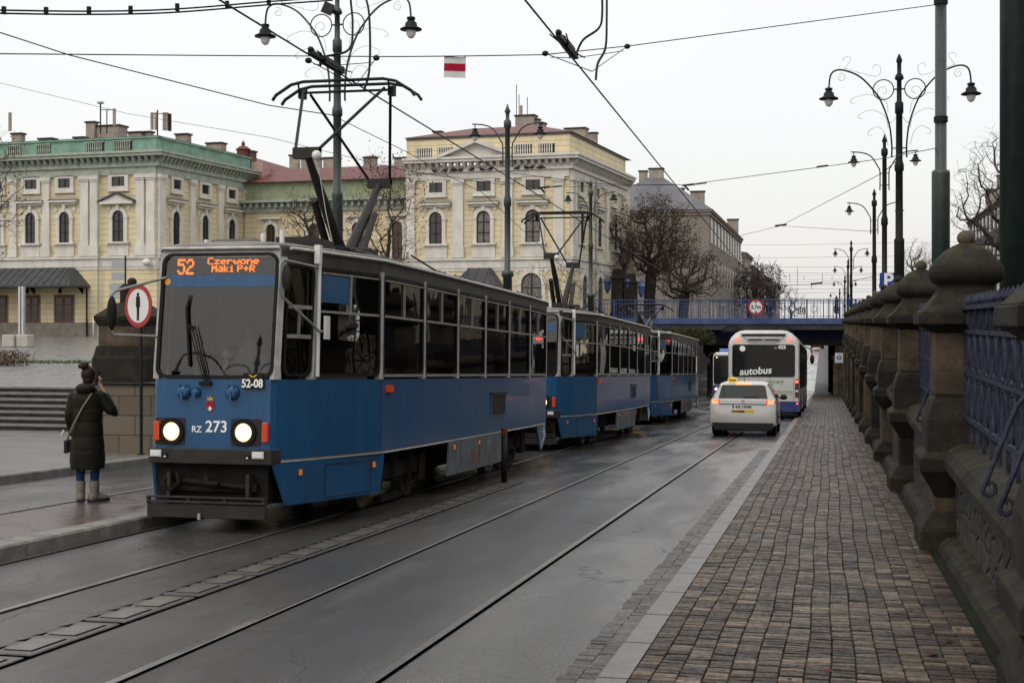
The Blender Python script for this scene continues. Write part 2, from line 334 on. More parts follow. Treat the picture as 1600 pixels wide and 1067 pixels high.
for i in range(ncol):
    y=-.5+rnd.random()*.1
    while y<117:
        l=rnd.uniform(.068,.115)*(1 if y<45 else 1.6)
        X=lambda j,y=y: -1.03+j*cw+(0 if j in (0,ncol) else .014*math.sin(y*.55+j*.35)+.006*math.sin(y*2.3+j*.9))
        sett(mb,X(i),X(i+1),y,y+l,gz(y)+.055,rnd); y+=l
struct('sett_pavement',mb,M['setts'],'grey brown granite sett pavement laid in rows beside the stone wall',fix=False)
mb=MB()
for i in range(2):
    y=-.5+rnd.random()*.1
    while y<31:
        l=rnd.uniform(.1,.17); x=-1.44+i*.11
        sett(mb,x+rnd.uniform(-.015,.01),x+.11,y,y+l,gz(y)-.002,rnd); y+=l
struct('gutter',mb,M['gsetts'],'double row of setts forming the gutter along the kerb',fix=False)
M['kerb']=mat('wet_granite_kerb',(.115,.11,.105),.4,var=.25,vs=5,bump=.35,bs=60)
mb=MB(); y=-.6
while y<118:
    l=.98; V=[]
    for yy in (y+.006,y+l): 
        z=gz(yy)
        V+= [(-1.215,yy,z-.05),(-1.035,yy,z-.05),(-1.035,yy,z+.06),(-1.195,yy,z+.06),(-1.215,yy,z+.045)]
    mb.add(V,[(0,1,2,3,4)[::-1],(5,6,7,8,9)]+[(k,(k+1)%5,5+(k+1)%5,5+k) for k in range(5)]); y+=1.0
struct('kerb',mb,M['kerb'],'flat granite kerb stones edging the sett pavement')
# platform between road and tram track
def brick_mat(name,c1,c2,cm,sx,sy,rough=.4,rot=0,bump=.4,mortar=.02):
    m,n,p=nodes_mat(name); L=n.links; t=N(n,'TexCoord'); mp=N(n,'Mapping'); mp.inputs['Rotation'].default_value=(0,0,rot); L.new(t.outputs['Object'],mp.inputs[0])
    b=N(n,'TexBrick'); b.inputs['Scale'].default_value=1; b.inputs['Brick Width'].default_value=sx; b.inputs['Row Height'].default_value=sy; b.inputs['Mortar Size'].default_value=mortar*sy; b.inputs['Color1'].default_value=(*c1,1); b.inputs['Color2'].default_value=(*c2,1); b.inputs['Mortar'].default_value=(*cm,1); L.new(mp.outputs[0],b.inputs[0])
    z=N(n,'TexNoise',i_Scale=3,i_Detail=8,i_Roughness=.65); L.new(t.outputs['Object'],z.inputs[0])
    c=mixc(n,mrange(n,z.outputs[0],.3,.7,.35,0),b.outputs[0],tuple(v*.4 for v in c1)); L.new(c,p.inputs['Base Color'])
    L.new(mrange(n,z.outputs[0],.3,.7,rough-.12,rough+.2),p.inputs['Roughness'])
    bb=N(n,'Bump'); bb.inputs['Strength'].default_value=bump; bb.inputs['Distance'].default_value=.01; bb.invert=True; L.new(b.outputs['Fac'],bb.inputs['Height']); L.new(bb.outputs[0],p.inputs['Normal']); return m
M['plat']=brick_mat('platform_paving',(.10,.07,.065),(.075,.052,.05),(.045,.036,.034),.2,.1,.27,mortar=.05)
M['plaza']=brick_mat('plaza_paving',(.17,.165,.155),(.13,.125,.12),(.07,.067,.064),.9,.6,.26,mortar=.03)
M['kerb2']=mat('concrete_kerb',(.17,.165,.15),.5,var=.35,vs=5,bump=.4,bs=30)
sheet(-8.55,-7.05,-6,62,.115,'platform',M['plat'],'narrow brown paved tram stop platform')
def kerbline(x0,x1,h,y0,y1,l,name,label):
    mb=MB(); y=y0
    while y<y1:
        V=[]
        for yy in (y+.01,y+l):
            z=gz(yy); V+=[(x0,yy,z-.1),(x1,yy,z-.1),(x1,yy,z+h-.02),(x1-.02 if x1>x0 else x1+.02,yy,z+h),(x0,yy,z+h)]
        mb.add(V,[(0,1,2,3,4)[::-1],(5,6,7,8,9)]+[(k,(k+1)%5,5+(k+1)%5,5+k) for k in range(5)]); y+=l
    struct(name,mb,M['kerb2'],label)
kerbline(-7.2,-6.95,.135,-5,62,1.25,'kerb','thick concrete platform kerb beside the tram rail')
kerbline(-8.56,-8.64,.125,-5,62,1.0,'kerb','thin pale kerb edging the back of the platform')
kerbline(-11.75,-11.55,.13,-5,110,1.0,'kerb','curved grey kerb of the far pavement')
M['lpave']=mat('left_pavement_slabs',(.13,.125,.118),.24,var=.3,vs=1.2,bump=.3,bs=25)
def lz(x,y): return gz(y)+.12
sheet(-60,-11.7,-6,31.3,0,'pavement',M['lpave'],'grey wet pavement in front of the plaza steps',zf=lz)
# steps up to the plaza
zs=gz(31.3)+.12; zt=-.02; mb=MB(); n=7
for i in range(n):
    y0=31.3+i*.33; z0=zs+(zt-zs)*i/n; z1=zs+(zt-zs)*(i+1)/n
    mb.box(-60,y0,zs-.3,-14.2,31.3+n*.33+.1,z1-.05); mb.c=1; mb.box(-60,y0-.03,z1-.05,-14.2,31.3+n*.33+.1,z1); mb.c=0
M['stepd']=mat('step_riser',(.035,.03,.027),.8,var=.5,vs=5,bump=.3)
M['stept']=mat('step_tread',(.15,.145,.135),.4,var=.25,vs=4)
struct('steps',mb,[M['stepd'],M['stept']],'broad flight of dark stone steps rising to the station plaza')
def pz(x,y): return -.02+.71*max(0,min(1,(y-33.6)/52))
mb=MB(); V=[];fs=[]; ys=[33.6,38,45,55,65,75,85.6,100,140,240,600]; xs=[-400,-100,-60,-40,-25,-13]
for y in ys:
    for x in xs: V.append((x,y,pz(x,y)))
for i in range(len(ys)-1):
    for k in range(len(xs)-1): a=i*len(xs)+k; fs.append((a,a+1,a+1+len(xs),a+len(xs)))
mb.add(V,fs); struct('plaza',mb,M['plaza'],'wet paved station plaza rising gently to the buildings',fix=False)
mb=MB(); mb.box(-14.2,31.3,-1.6,-13.0,33.6,-.02); mb.box(-13.02,33.5,-4.5,-12.2,103,-.0); mb.box(-13.0,126,-4.5,-12.2,262,.35); mb.box(-13.04,33.6,-.02,-12.98,33.61,.0)
struct('retaining_wall',mb,M['stone'],'sooty stone wall holding up the plaza along the road')
mb=MB(); mb.box(-.05,120,-4.8,1.6,262,.6); struct('retaining_wall',mb,M['stone'],'stone wall along the right side of the rising road')
# upper ground on the right, behind the wall
mb=MB(); mb.add([(1.6,-8,.3),(400,-8,.3),(400,600,.3),(1.6,600,.3)],[(0,1,2,3)]); struct('upper_ground',mb,mat('dark_soil',(.018,.018,.013),.95,var=.5,vs=2,spec=.05),'paved ground of the upper street behind the wall',fix=False)
mb=MB(); mb.add([(-900,-900,-9),(900,-900,-9),(900,900,-9),(-900,900,-9)],[(0,1,2,3)]); struct('ground',mb,M['asph_far'],'ground far around',fix=False)
# grass strip and shrub bed on the plaza
g=MB(); rr=random.Random(5)
for k in range(2600):
    x=rr.uniform(-30,-13.4); y=rr.uniform(46.6,48.4); h=rr.uniform(.04,.11); a=rr.uniform(0,6.28); dx,dy=math.cos(a)*.02,math.sin(a)*.02; z=pz(x,y)
    g.add([(x-dx,y-dy,z),(x+dx,y+dy,z),(x+dx*2,y+rr.uniform(-.04,.04),z+h)],[(0,1,2)])
tag(g.obj('grass',M['grass'],fix=False),'strip of short green grass on the plaza',kind='stuff')
# rails
def rail(x,y1,label,w=.05):
    mb=MB(); n=90; V=[];V2=[]
    for i in range(n+1):
        y=-6+(y1+6)*(i/n)**1.3; z=gz(y)
        V.append([(x-w/2,y,z+.004),(x-w/2+.004,y,z+.009),(x+w/2-.004,y,z+.009),(x+w/2,y,z+.004)])
        V2.append([(x+w/2-.0,y,z+.0045),(x+w/2+.03,y,z+.0045)])
    mb.loft(V,close=False,caps=False); mb.c=1
    fs=MB(); mb.loft(V2,close=False,caps=False)
    tag(mb.obj('rail',[M['railm'],M['groove']],fix=False),label,'rail','tram rails')
M['railm']=mat('worn_rail',(.22,.21,.20),.3,metal=.9,var=.2,vs=10)
M['groove']=mat('rail_groove',(.001,.001,.001),1.0,spec=0)
rail(-2.40,255,'tram rail nearest the right hand kerb, running under the taxi')
rail(-3.73,255,'left rail of the near track, between taxi and parked trams')
rail(-5.55,255,'right hand rail under the blue trams'); rail(-6.88,255,'tram rail beside the platform kerb')
# lane separator blocks
M['sep']=mat('separator_concrete',(.045,.043,.041),.35,var=.4,vs=6,bump=.5,bs=30)
M['sepb']=mat('separator_pad',(.085,.08,.07),.35,var=.35,vs=6)
ORD='first second third fourth fifth sixth seventh eighth ninth tenth eleventh twelfth thirteenth fourteenth'.split()
y=6.2; k=0; proto=None
while y<20:
    if proto is None:
        proto=thing('lane_separator_block','low concrete separator block with two pale pads, first from the camera in its row','lane separator',(-4.66,y,gz(y)),(-.0355,0,0),'separator blocks in a line along the tram track')
        mb=MB(); mb.box(-.17,0,-.02,.17,1.12,.006); mb.obj('bed',M['groove'],proto)
        mb=MB(); mb.box(-.15,.03,-.02,.15,1.08,.014); mb.obj('block',M['sep'],proto,bevel=.008)
        for q in (.1,.36,.55,.86): mb=MB(); mb.loft([[(-.17,q,.0145),(-.11,q+.03,.0145),(-.13,q+.13,.0145)],[(-.17,q,.0155),(-.11,q+.03,.0155),(-.13,q+.13,.0155)]]); mb.obj('drain_notch',M['groove'],proto)
        for q in (.13,.62): 
            mb=MB(); mb.box(-.085,q-.012,.012,.102,q+.372,.0165); mb.obj('pad_joint',M['groove'],proto); mb=MB(); mb.box(-.08,q,.012,.09,q+.36,.020); mb.obj('pad',M['sepb'],proto,bevel=.004)
    else:
        r=proto.copy(); COL.objects.link(r); r.location=(-4.66,y,gz(y)); r['label']='low concrete separator block with two pale pads, '+ORD[k]+' from the camera in its row'
        for ch in proto.children: c=ch.copy(); COL.objects.link(c); c.parent=r
    y+=1.12; k+=1
# bollard
b=thing('bollard','short dark round bollard at the end of the separator blocks','bollard',(-4.72,20.45,gz(20.45)))
mb=MB(); mb.s=True; mb.lathe([(.045,0),(.045,.72)],n=14); mb.obj('post',M['iron'],b); mb=MB(); mb.lathe([(.046,.72),(.046,.80),(.04,.83)],n=14); mb.obj('cap',mat('rusty_red',(.12,.03,.02),.6,var=.3),b)
mb=MB(); mb.lathe([(.09,0),(.085,.02)],n=14); mb.obj('base_plate',M['iron'],b)
# ---------------- trams ----------------
HW=1.2
NODES=[(0.0,.68),(.62,.86),(2.0,1.17),(3.65,1.2),(5.3,1.2),(6.9,1.2),(8.5,1.2),(10.1,1.2),(11.85,1.14),(12.7,.92)]
def hw(y):
    for (a,ha),(b,hb) in zip(NODES,NODES[1:]):
        if y<=b: return ha+(hb-ha)*(y-a)/(b-a)
    return NODES[-1][1]
def lean(z): return max(0,z-1.5)*.105
def fy(y,z): return y+lean(z)*(1-y/2) if y<2 else y
def outline(z,inset=0,r=.05):
    P=[]; pts=[(-.68+r,0)]
    right=[(h,y) for y,h in NODES]; right[0]=(.68-.004,r)
    path=[(.68-r-.0,0)]+right
    L=[]
    for x,y in path: L.append((x,y))
    full=L+[(-x,y) for x,y in reversed(L)]
    out=[]
    for x,y in full:
        xx=x-math.copysign(inset,x); yy=y+(inset if y<.3 else (-inset if y>12.6 else 0))
        out.append((xx,fy(yy,z),z))
    return out
def smap(sg,ya,yb):
    xa,xb=hw(ya),hw(yb); L=math.hypot(xb-xa,yb-ya)
    ux,uy=(xb-xa)/L,(yb-ya)/L
    def f(u,v,w):
        y=ya+uy*u - ux*w; x=xa+ux*u+uy*w
        return (sg*x,fy(y,v) if y<2 else y,v)
    return f,L
def fmap(u,v,w): return (u,lean(v)-w,v)
FONT={'5':"11111 10000 11110 00001 00001 10001 01110",'2':"01110 10001 00001 00110 01000 10000 11111",
'C':"01111 10000 10000 10000 10000 10000 01111",'z':"00000 00000 11111 00010 00100 01000 11111",'e':"00000 00000 01110 10001 11111 10000 01110",
'r':"00000 00000 10110 11001 10000 10000 10000",'w':"00000 00000 10001 10001 10101 10101 01010",'o':"00000 00000 01110 10001 10001 10001 01110",
'n':"00000 00000 10110 11001 10001 10001 10001",'M':"10001 11011 10101 10101 10001 10001 10001",'a':"00000 01110 00001 01111 10001 10011 01101",
'k':"10000 10000 10010 10100 11000 10100 10010",'i':"010 000 110 010 010 010 111",'P':"11110 10001 10001 11110 10000 10000 10000",
'+':"00000 00100 00100 11111 00100 00100 00000",'R':"11110 10001 10001 11110 10100 10010 10001",' ':"00 00 00 00 00 00 00"}
def led(mb,s,x0,zt,pw,ph,w=.012,bold=1.25):
    x=x0
    for ch in s:
        rows=FONT[ch].split()
        for r,row in enumerate(rows):
            for c,b in enumerate(row):
                if b=='1':
                    cx=x+c*pw; cz=zt-r*ph
                    mb.plate([(cx-pw*.5*bold,cz-ph*.5),(cx+pw*.5*bold,cz-ph*.5),(cx+pw*.5*bold,cz+ph*.5),(cx-pw*.5*bold,cz+ph*.5)],w,w+.004,fmap)
        x+=(len(rows[0])+1)*pw
def sidewin(root,sg,ya,yb,style,i):
    f,L=smap(sg,ya,yb); m=.045; z0,z1=1.60,2.775
    if i==0: m0,m1=.06,.05
    else: m0=m1=m
    o=rrect(m0,z0,L-m1,z1,.10 if style!='pass' else .07); q=rrect(m0+.035,z0+.035,L-m1-.035,z1-.035,.08)
    mb=MB(); mb.ring(o,q,-.03,.006,f)
    mb.c=1
    zb=2.30 if style!='drv' else 2.36
    if style=='pass' or style=='big':
        mb.plate([(m0+.035,zb-.014),(L-m1-.035,zb-.014),(L-m1-.035,zb+.012),(m0+.035,zb+.012)],-.016,.009,f)
        uc=(m0+L-m1)/2
        mb.plate([(uc-.012,zb),(uc+.012,zb),(uc+.012,z1-.045),(uc-.012,z1-.045)],-.016,.009,f)
        mb.plate([(m0+.05,z1-.068),(L-m1-.05,z1-.068),(L-m1-.05,z1-.052),(m0+.05,z1-.052)],-.016,.009,f)
        if style=='pass': mb.plate([(m0+.03,z0-.005),(L-m1-.03,z0-.005),(L-m1-.03,z0+.028),(m0+.03,z0+.028)],-.01,.014,f)
    else:
        for zz in (2.33,2.02-.0): mb.plate([(m0+.035,zz-.02),(L-m1-.035,zz-.02),(L-m1-.035,zz+.02),(m0+.035,zz+.02)],-.016,.009,f)
        uc=(m0+L-m1)/2; mb.plate([(uc-.01,2.04),(uc+.01,2.04),(uc+.01,2.31),(uc-.01,2.31)],-.016,.009,f)
    wn=mb.obj('window',[M['black'],M['trim']],root)
    g=MB(); g.plate(rrect(m0+.03,z0+.03,L-m1-.03,z1-.03,.08),-.022,-.017,f); g.obj('pane',M['glassT'],wn)
    if style=='big':
        g=MB(); g.plate([(m0+.05,2.40),(uc-.012,2.40),(uc-.012,2.70),(m0+.05,2.70)],-.016,-.008,f); g.obj('blue_panel',M['blue'],wn)
def panto(root,y0,zh,zk,dk,span=.62):
    e=MB()
    # base frame + lower arms
    e.box(-.55,y0-.9,3.08,.55,y0-.8,3.14); e.box(-.55,y0+.8,3.08,.55,y0+.9,3.14)
    for x in (-.45,.45): e.tube([(x,y0-.95,3.14),(x,y0+.95,3.14)],.035)
    for x in (-.45,.45):
        for yy in (-.85,.85): e.lathe([(.06,3.0),(.075,3.03),(.05,3.05),(.075,3.08),(.04,3.1)],c=(x,y0+yy,0),n=8)
    e.tube([(-.4,y0-.12,3.2),(.4,y0-.12,3.2)],.06); e.tube([(-.4,y0+.12,3.2),(.4,y0+.12,3.2)],.06)
    e.box(-.12,y0-.55,3.12,.12,y0+.55,3.26)
    p=e.obj('pantograph',[M['iron']],root)
    a=MB()
    for s in (-1,1):
        a.tube([(0,y0+s*.14,3.2),(0,y0+s*dk*.55,3.2+(zk-3.2)*.5),(0,y0+s*dk,zk)],[.085,.07,.045],n=8)
        a.tube([(.16*s,y0+s*.2,3.22),(.12*s,y0+s*dk*.6,3.2+(zk-3.2)*.55)],[.055,.05],n=8)
        a.tube([(-.17,y0+s*dk,zk+.03),(.17,y0+s*dk,zk+.03)],.05,n=8)
        a.box(-.17,y0+s*dk-.05,zk-.06,.17,y0+s*dk+.05,zk+.07)
    a.obj('lower_arm',M['dgrey'],p)
    a=MB()
    for s in (-1,1):
        for t in (-1,1): a.tube([(.15*t,y0+s*dk,zk+.05),(span*t*.9,y0+s*.13,zh-.08)],.02,n=6)
    a.obj('upper_arm',M['iron'],p)
    a=MB()
    for yy in (-.16,.16):
        a.tube([(-.98,y0+yy,zh-.20),(-.93,y0+yy,zh-.13),(-.72,y0+yy,zh+.0),(-.55,y0+yy,zh+.035),(.55,y0+yy,zh+.035),(.72,y0+yy,zh+.0),(.93,y0+yy,zh-.13),(.98,y0+yy,zh-.20)],.022,n=6)
    for x in (-span,span):
        a.tube([(x,y0-.16,zh+.02),(x,y0-.1,zh-.12),(x,y0+.1,zh-.12),(x,y0+.16,zh+.02)],.014,n=5); a.box(x-.04,y0-.06,zh-.16,x+.04,y0+.06,zh-.04)
    a.tube([(-span,y0,zh-.08),(span,y0,zh-.08)],.018,n=6)
    a.obj('collector_head',M['iron'],p)
    if zh>4.8:
        a=MB(); a.ell((.14,y0-dk-.04,zk-.03),(.06,.06,.06)); a.tube([(.13,y0-dk,zk-.05),(.15,y0-dk*.8,3.6),(.18,y0-.9,3.15)],.006,n=4); a.obj('insulator',M['signw'],p)
def tram(y,label,first,zh=5.42,zk=4.30,dk=1.42,py=4.0):
    root=thing('tram_car',label,'tram',(-6.2,y,gz(y)),(-math.atan(SL),0,0),'coupled blue tram cars')
    # lower body
    b=MB(); b.loft([outline(.75),outline(1.0),outline(1.57)],caps=False)
    b.obj('body',M['blue'],root)
    b=MB(); b.loft([outline(.715,-.012),outline(.735,-.024),outline(.775,-.024),outline(.79,-.012)],caps=False)
    # keep trim only along sides: front covered by bumper
    b.obj('trim_strip',M['strip'],root)
    # cant rail band and roof
    b=MB(); b.loft([outline(2.77),outline(2.925)],close=False,caps=False)
    b.obj('cant_rail',M['cantd'],root)
    b=MB(); b.s=True; b.loft([outline(2.925,-.03),outline(2.95,-.035),outline(2.965,-.01),outline(3.0,.12),outline(3.035,.35),outline(3.05,.55)],caps=True); b.obj('roof',M['roofm'],root)
    b=MB()
    for sg in (-1,1): b.tube([(sg*(hw(q)+.03),fy(q,2.93),2.935) for q in (.1,.62,2,3.65,6.9,10.1,11.85,12.6)],.018,n=6)
    b.tube([(-.66,lean(2.93)-.025,2.935),(.66,lean(2.93)-.025,2.935)],.018,n=6)
    b.obj('gutter',M['strip'],root)
    # window posts
    for sg in (-1,1):
        for i,(yy,h) in enumerate(NODES[1:-1]):
            wd=.028 if i else .026
            V=[]
            for z in (1.57,1.66,2.72,2.80):
                k=wd*(1.9 if z in (1.57,2.80) else 1); ring=[]
                for dy,dx in ((-k,.0),(-k*.6,.012),(k*.6,.012),(k,0),(k,-.06),(-k,-.06)): ring.append((sg*(hw(yy+dy)+dx),fy(yy+dy,z) if yy<2 else yy+dy,z))
                V.append(ring)
            b=MB(); b.loft(V); b.obj('window_post',M['cream'],root)
        V=[]
        for z in (1.57,1.7,2.7,2.84):
            k=.05 if z in (1.57,2.84) else .03
            V.append([(sg*(.68-.012),lean(z)-.004,z),(sg*(.68+.012),lean(z)+.03,z),(sg*(.70+k*.3),lean(z)+k+.02,z),(sg*.64,lean(z)+.06,z),(sg*(.63-k*.3),lean(z)-.002,z)])
        b=MB(); b.loft(V); b.obj('window_post',M['cream'],root)
        f,L=smap(sg,11.85,12.7); b=MB(); b.plate([(.03,1.57),(L,1.57),(L,2.8),(.03,2.8)],-.02,0,f); b.obj('rear_corner_panel',M['cream'],root)
    b=MB(); b.plate([(-.66,2.84),(.66,2.84),(.66,2.93),(-.66,2.93)],-.03,.001,fmap); b.obj('front_header',M['cream'],root)
    b=MB(); b.box(-.92,12.66,1.57,.92,12.7,2.8); b.obj('rear_panel',M['cream'],root)
    for sg in (1,-1):
        sidewin(root,sg,NODES[0][0]+.05,NODES[1][0],'drv',0); sidewin(root,sg,NODES[1][0],NODES[2][0],'big',1)
        for i in range(2,8): sidewin(root,sg,NODES[i][0],NODES[i+1][0],'pass',i)
    # rounded corner fillers in the window band
    # windscreen
    b=MB(); b.ring(rrect(-.655,1.575,.655,2.885,.11),rrect(-.62,1.61,.62,2.855,.09),-.03,.012,fmap); ws=b.obj('windscreen',M['black'],root)
    g=MB(); g.plate(rrect(-.62,1.61,.62,2.855,.09),-.012,-.006,fmap); g.obj('pane',M['glassW'],ws)
    g=MB(); g.plate([(-.60,2.53),(.615,2.53),(.615,2.65),(-.60,2.65)],-.004,-.002,fmap); g.obj('blue_band',M['blue'],ws)
    g=MB(); g.plate([(-.61,2.66),(.61,2.66),(.61,2.84),(-.61,2.84)],-.05,-.03,fmap); g.obj('display_box',M['ledbg'],ws)
    if first:
        g=MB(); led(g,'52',-.485,2.815,.0165,.0235,-.026,1.3); led(g,'Czerwone',-.15,2.832,.0122,.0100,-.026,1.3); led(g,'Maki P+R',-.10,2.752,.0115,.0100,-.026,1.3); g.obj('destination_text',M['led'],ws)
        g=MB(); g.plate(circ(-.585,2.585,.035),-.002,.0,fmap); g.obj('yellow_dot',mat('yellow_dot',(.6,.28,.05),.5),ws)
    # wiper
    g=MB()
    for d in (0,.035,.07): g.tube([fmap(-.09+d*.6,1.545,.03),fmap(-.30+d,2.12,.03)],.007,n=5)
    g.tube([fmap(-.33,2.14,.022),fmap(-.27,2.10,.022)],.014,n=5); g.tube([fmap(-.27,1.70,.02),fmap(-.34,2.30,.02),fmap(-.31,2.45,.02)],[.014,.018,.006],n=5); g.box(-.14,-.04,1.50,-.02,.0,1.545)
    g.obj('wiper',M['black'],root)
    # headlights
    for sg in (-1,1):
        cx=sg*.40-.05
        g=MB(); g.plate(rrect(cx-.165+.02*sg,.885,cx+.165+.02*sg,1.165,.01,1),0,.008,fmap); h=g.obj('headlight',M['dgrey'],root); g=MB(); g.ell(fmap(cx,1.01,.036),(.045,.012,.045)); g.obj('bulb',M['hot'] if first else M['headlow'],h)
        g=MB(); g.ring(circ(cx,1.025,.14,24),circ(cx,1.025,.095,24),.0,.035,fmap); g.obj('bezel',M['black'],h)
        V=[]
        g=MB(); g.s=True
        g.loft([[fmap(u,v,wv) for u,v in circ(cx,1.025,r,20)] for r,wv in ((.1,.008),(.085,.02),(.05,.03),(.01,.034))]); g.obj('lens',M['head'] if first else M['headlow'],h)
        g=MB(); g.plate(rrect(sg*.60-.032-.01,.93,sg*.60+.032-.01,1.13,.012),0,.05,fmap); g.obj('indicator',M['indic'],root,bevel=.008)
    # number, sockets
    for cx,r in ((-.325,.062),(-.185,.04),(.215,.062)):
        g=MB(); g.s=True; g.loft([[fmap(u,v,wv) for u,v in circ(cx,1.43,rr_,20)] for rr_,wv in ((r*1.25,0),(r*1.2,.02),(r,.024),(r*.95,.05),(r*.6,.055))])
        g.s=False; g.box(cx-.012,-.065,1.43-r*1.25,cx+.012,-.04,1.43+r*.2) ; g.box(cx-r*.6,-.055,1.43+r*.7,cx-r*.4,-.02,1.43+r*1.3); g.box(cx+r*.4,-.055,1.43+r*.7,cx+r*.6,-.02,1.43+r*1.3)
        g.obj('socket_cover',M['blue'],root)
    if first:
        text('number_lettering','273',.165,M['wtext'],root,tm_front(.045,-.004,1.075),bold=.0025)
        text('number_lettering','RZ',.092,M['wtext'],root,tm_front(-.175,-.004,1.048),bold=.001)
        g=MB(); g.plate([(.335,1.475),(.555,1.475),(.555,1.635),(.335,1.635)],.016,.026,fmap); pl=g.obj('run_number_plate',M['black'],root)
        text('plate_lettering','52-08',.118,M['wtext'],pl,tm_front(.445,-.034,1.525),bold=.003,sx=.85)
        # winged emblem on the plate
        g=MB()
        for sgx in (-1,1): g.plate([(.445,1.60),(.445+sgx*.05,1.625),(.445+sgx*.04,1.612),(.445+sgx*.03,1.605),(.445+sgx*.01,1.588)][::sgx],.026,.03,fmap)
        g.obj('plate_emblem',mat('emblem_yellow',(.6,.4,.03),.5),pl)
        # crest
        g=MB(); sx,sz=-.03,1.29
        g.plate([(sx-.042,sz+.045),(sx-.046,sz),(sx-.03,sz-.04),(sx,sz-.056),(sx+.03,sz-.04),(sx+.046,sz),(sx+.042,sz+.045),(sx+.03,sz+.035),(sx+.022,sz+.052),(sx,sz+.04),(sx-.022,sz+.052),(sx-.03,sz+.035)],.0,.004,fmap)
        cr=g.obj('crest',mat('crest_red',(.30,.012,.02),.5),root)
        g=MB(); g.plate([(sx-.028,sz+.06),(sx+.028,sz+.06),(sx+.036,sz+.095),(sx+.018,sz+.078),(sx,sz+.105),(sx-.018,sz+.078),(sx-.036,sz+.095)],.0,.004,fmap)
        g.plate(circ(sx-.018,sz-.025,.009,8),.004,.006,fmap); g.plate(circ(sx+.02,sz-.025,.009,8),.004,.006,fmap)
        g.obj('crown',mat('crest_gold',(.5,.33,.05),.5),cr)
        g=MB(); g.plate([(sx-.012,sz-.045),(sx+.012,sz-.045),(sx+.012,sz-.012),(sx,sz+.0),(sx-.012,sz-.012)],.004,.006,fmap); g.obj('gate',M['wtext'],cr)
    # bumper
    g=MB(); g.loft([[(-.71,.12,z),(-.69,-.05,z),(-.36,-.075,z),(.34,-.075,z),(.67,-.05,z),(.71,.12,z),(.62,.14,z),(-.62,.14,z)] for z in (.70,.71,.845,.855)]); g.obj('bumper',M['dgrey'],root,bevel=.008)
    for cx in (-.60,.53):
        g=MB(); g.box(cx-.05,-.078,.775,cx+.05,-.055,.825) ; g.box(cx-.062,-.07,.765,cx+.062,-.05,.835); fl=g.obj('fog_lamp',[M['signw']],root)
        g=MB(); g.box(cx+.08*(-1 if cx>0 else 1)-.03+.03*(1 if cx<0 else -1),-.079,.755,cx+.08*(-1 if cx>0 else 1)+.03+.03*(1 if cx<0 else -1),-.065,.80); g.obj('badge',M['black'],root)
        q=cx+.11*(-1 if cx>0 else 1); g=MB(); g.plate([(q-.016,.762),(q+.016,.762),(q,.785)],.08,.084,FRONT(0)); g.obj('badge_triangle',M['signw'],root)
    # under gear at the front
    g=MB(); g.box(-.60,.05,.30,.60,.9,.72); g.box(-.66,.2,.14,.66,12.3,.34) if 0 else None
    g.box(-.62,.35,.28,.62,12.4,.74); g.box(-.5,-.02,.42,.5,.3,.50)
    g.tube([(-.45,-.02,.62),(-.52,-.06,.5),(-.42,-.08,.42),(-.33,-.06,.5),(-.38,-.02,.6)],.025,n=6); g.tube([(-.3,-.03,.52),(.45,-.03,.46)],.03,n=6)
    g.tube([(-.05,-.02,.55),(0,-.10,.50),(.12,-.1,.50)],.03,n=6)
    g.obj('underframe',M['under'],root)
    g=MB(); g.box(-.66,-.12,.15,.64,-.06,.29); g.box(-.66,-.14,.30,.64,-.06,.325); g.box(-.66,-.13,.35,.64,-.06,.37); 
    for x in (-.655,-.2,.2,.62): g.box(x-.015,-.125,.29,x+.015,-.07,.37)
    for x in (-.45,.42): g.box(x-.02,-.07,.25,x+.02,.3,.6)
    g.obj('lifeguard_board',M['dgrey'],root,bevel=.006)
    if first:
        g=MB(); g.tube([(-.07,-.135,.14),(-.07,-.137,.20)],.022,n=8); g.obj('towing_tab',M['steel'],root)
    # skirts
    def skirt(sg,pts,mt,name='skirt'):
        for a in range(1): pass
        ys=[p[0] for p in pts]; y0,y1=min(ys),max(ys)
        g=MB(); g.plate([(p[0],p[1]) for p in pts],-.035,-.004,lambda u,v,w_:(sg*(hw(max(0,u))+w_-.0*(.75-v)),max(u,0.0),v)); return g.obj(name,mt,root)
    for sg in (-1,1):
        skirt(sg,[(.0,.72),(.22,.27),(1.0,.27),(2.0,.27),(2.15,.72),(2.0,.72),(.62,.72)],M['blue'])
        skirt(sg,[(4.95,.72),(4.85,.26),(6.0,.26),(8.1,.26),(8.1,.72)],M['greyside'],'equipment_panel')
        skirt(sg,[(8.13,.72),(8.13,.30),(8.22,.30),(8.42,.72)],M['blue'])
        skirt(sg,[(10.9,.72),(11.3,.27),(11.45,.27),(11.85,.5),(12.3,.72)],M['bluegrime'])
        # amber markers, vent, indicator
        for yy,zz,wd in ((.42,.60,.035),(1.85,.60,.035),(5.15,.63,.035),(6.55,.63,.03),(8.28,.62,.025)):
            g=MB(); g.box(sg*hw(yy)-(.012 if sg<0 else -.0),yy-wd,zz-.03,sg*hw(yy)+(.012 if sg>0 else 0),yy+wd,zz+.03); g.obj('amber_marker',M['orange'],root)
        f,L=smap(sg,2.0,3.65)
        g=MB(); g.plate(rrect(.16,1.42,.34,1.50,.01),0,.035,f); g.obj('indicator',M['indic'],root)
        f,L=smap(sg,6.9,8.5)
        g=MB(); g.ring(rrect(.35,.97,1.35,1.33,.02,2),rrect(.39,1.0,1.31,1.30,.02,2),-.01,.014,f); g.c=1; g.plate(rrect(.37,.98,1.33,1.32,.02,2),-.01,.004,f)
        g.plate([(.31,1.325),(1.39,1.325),(1.39,1.35),(.31,1.35)],0,.04,f)
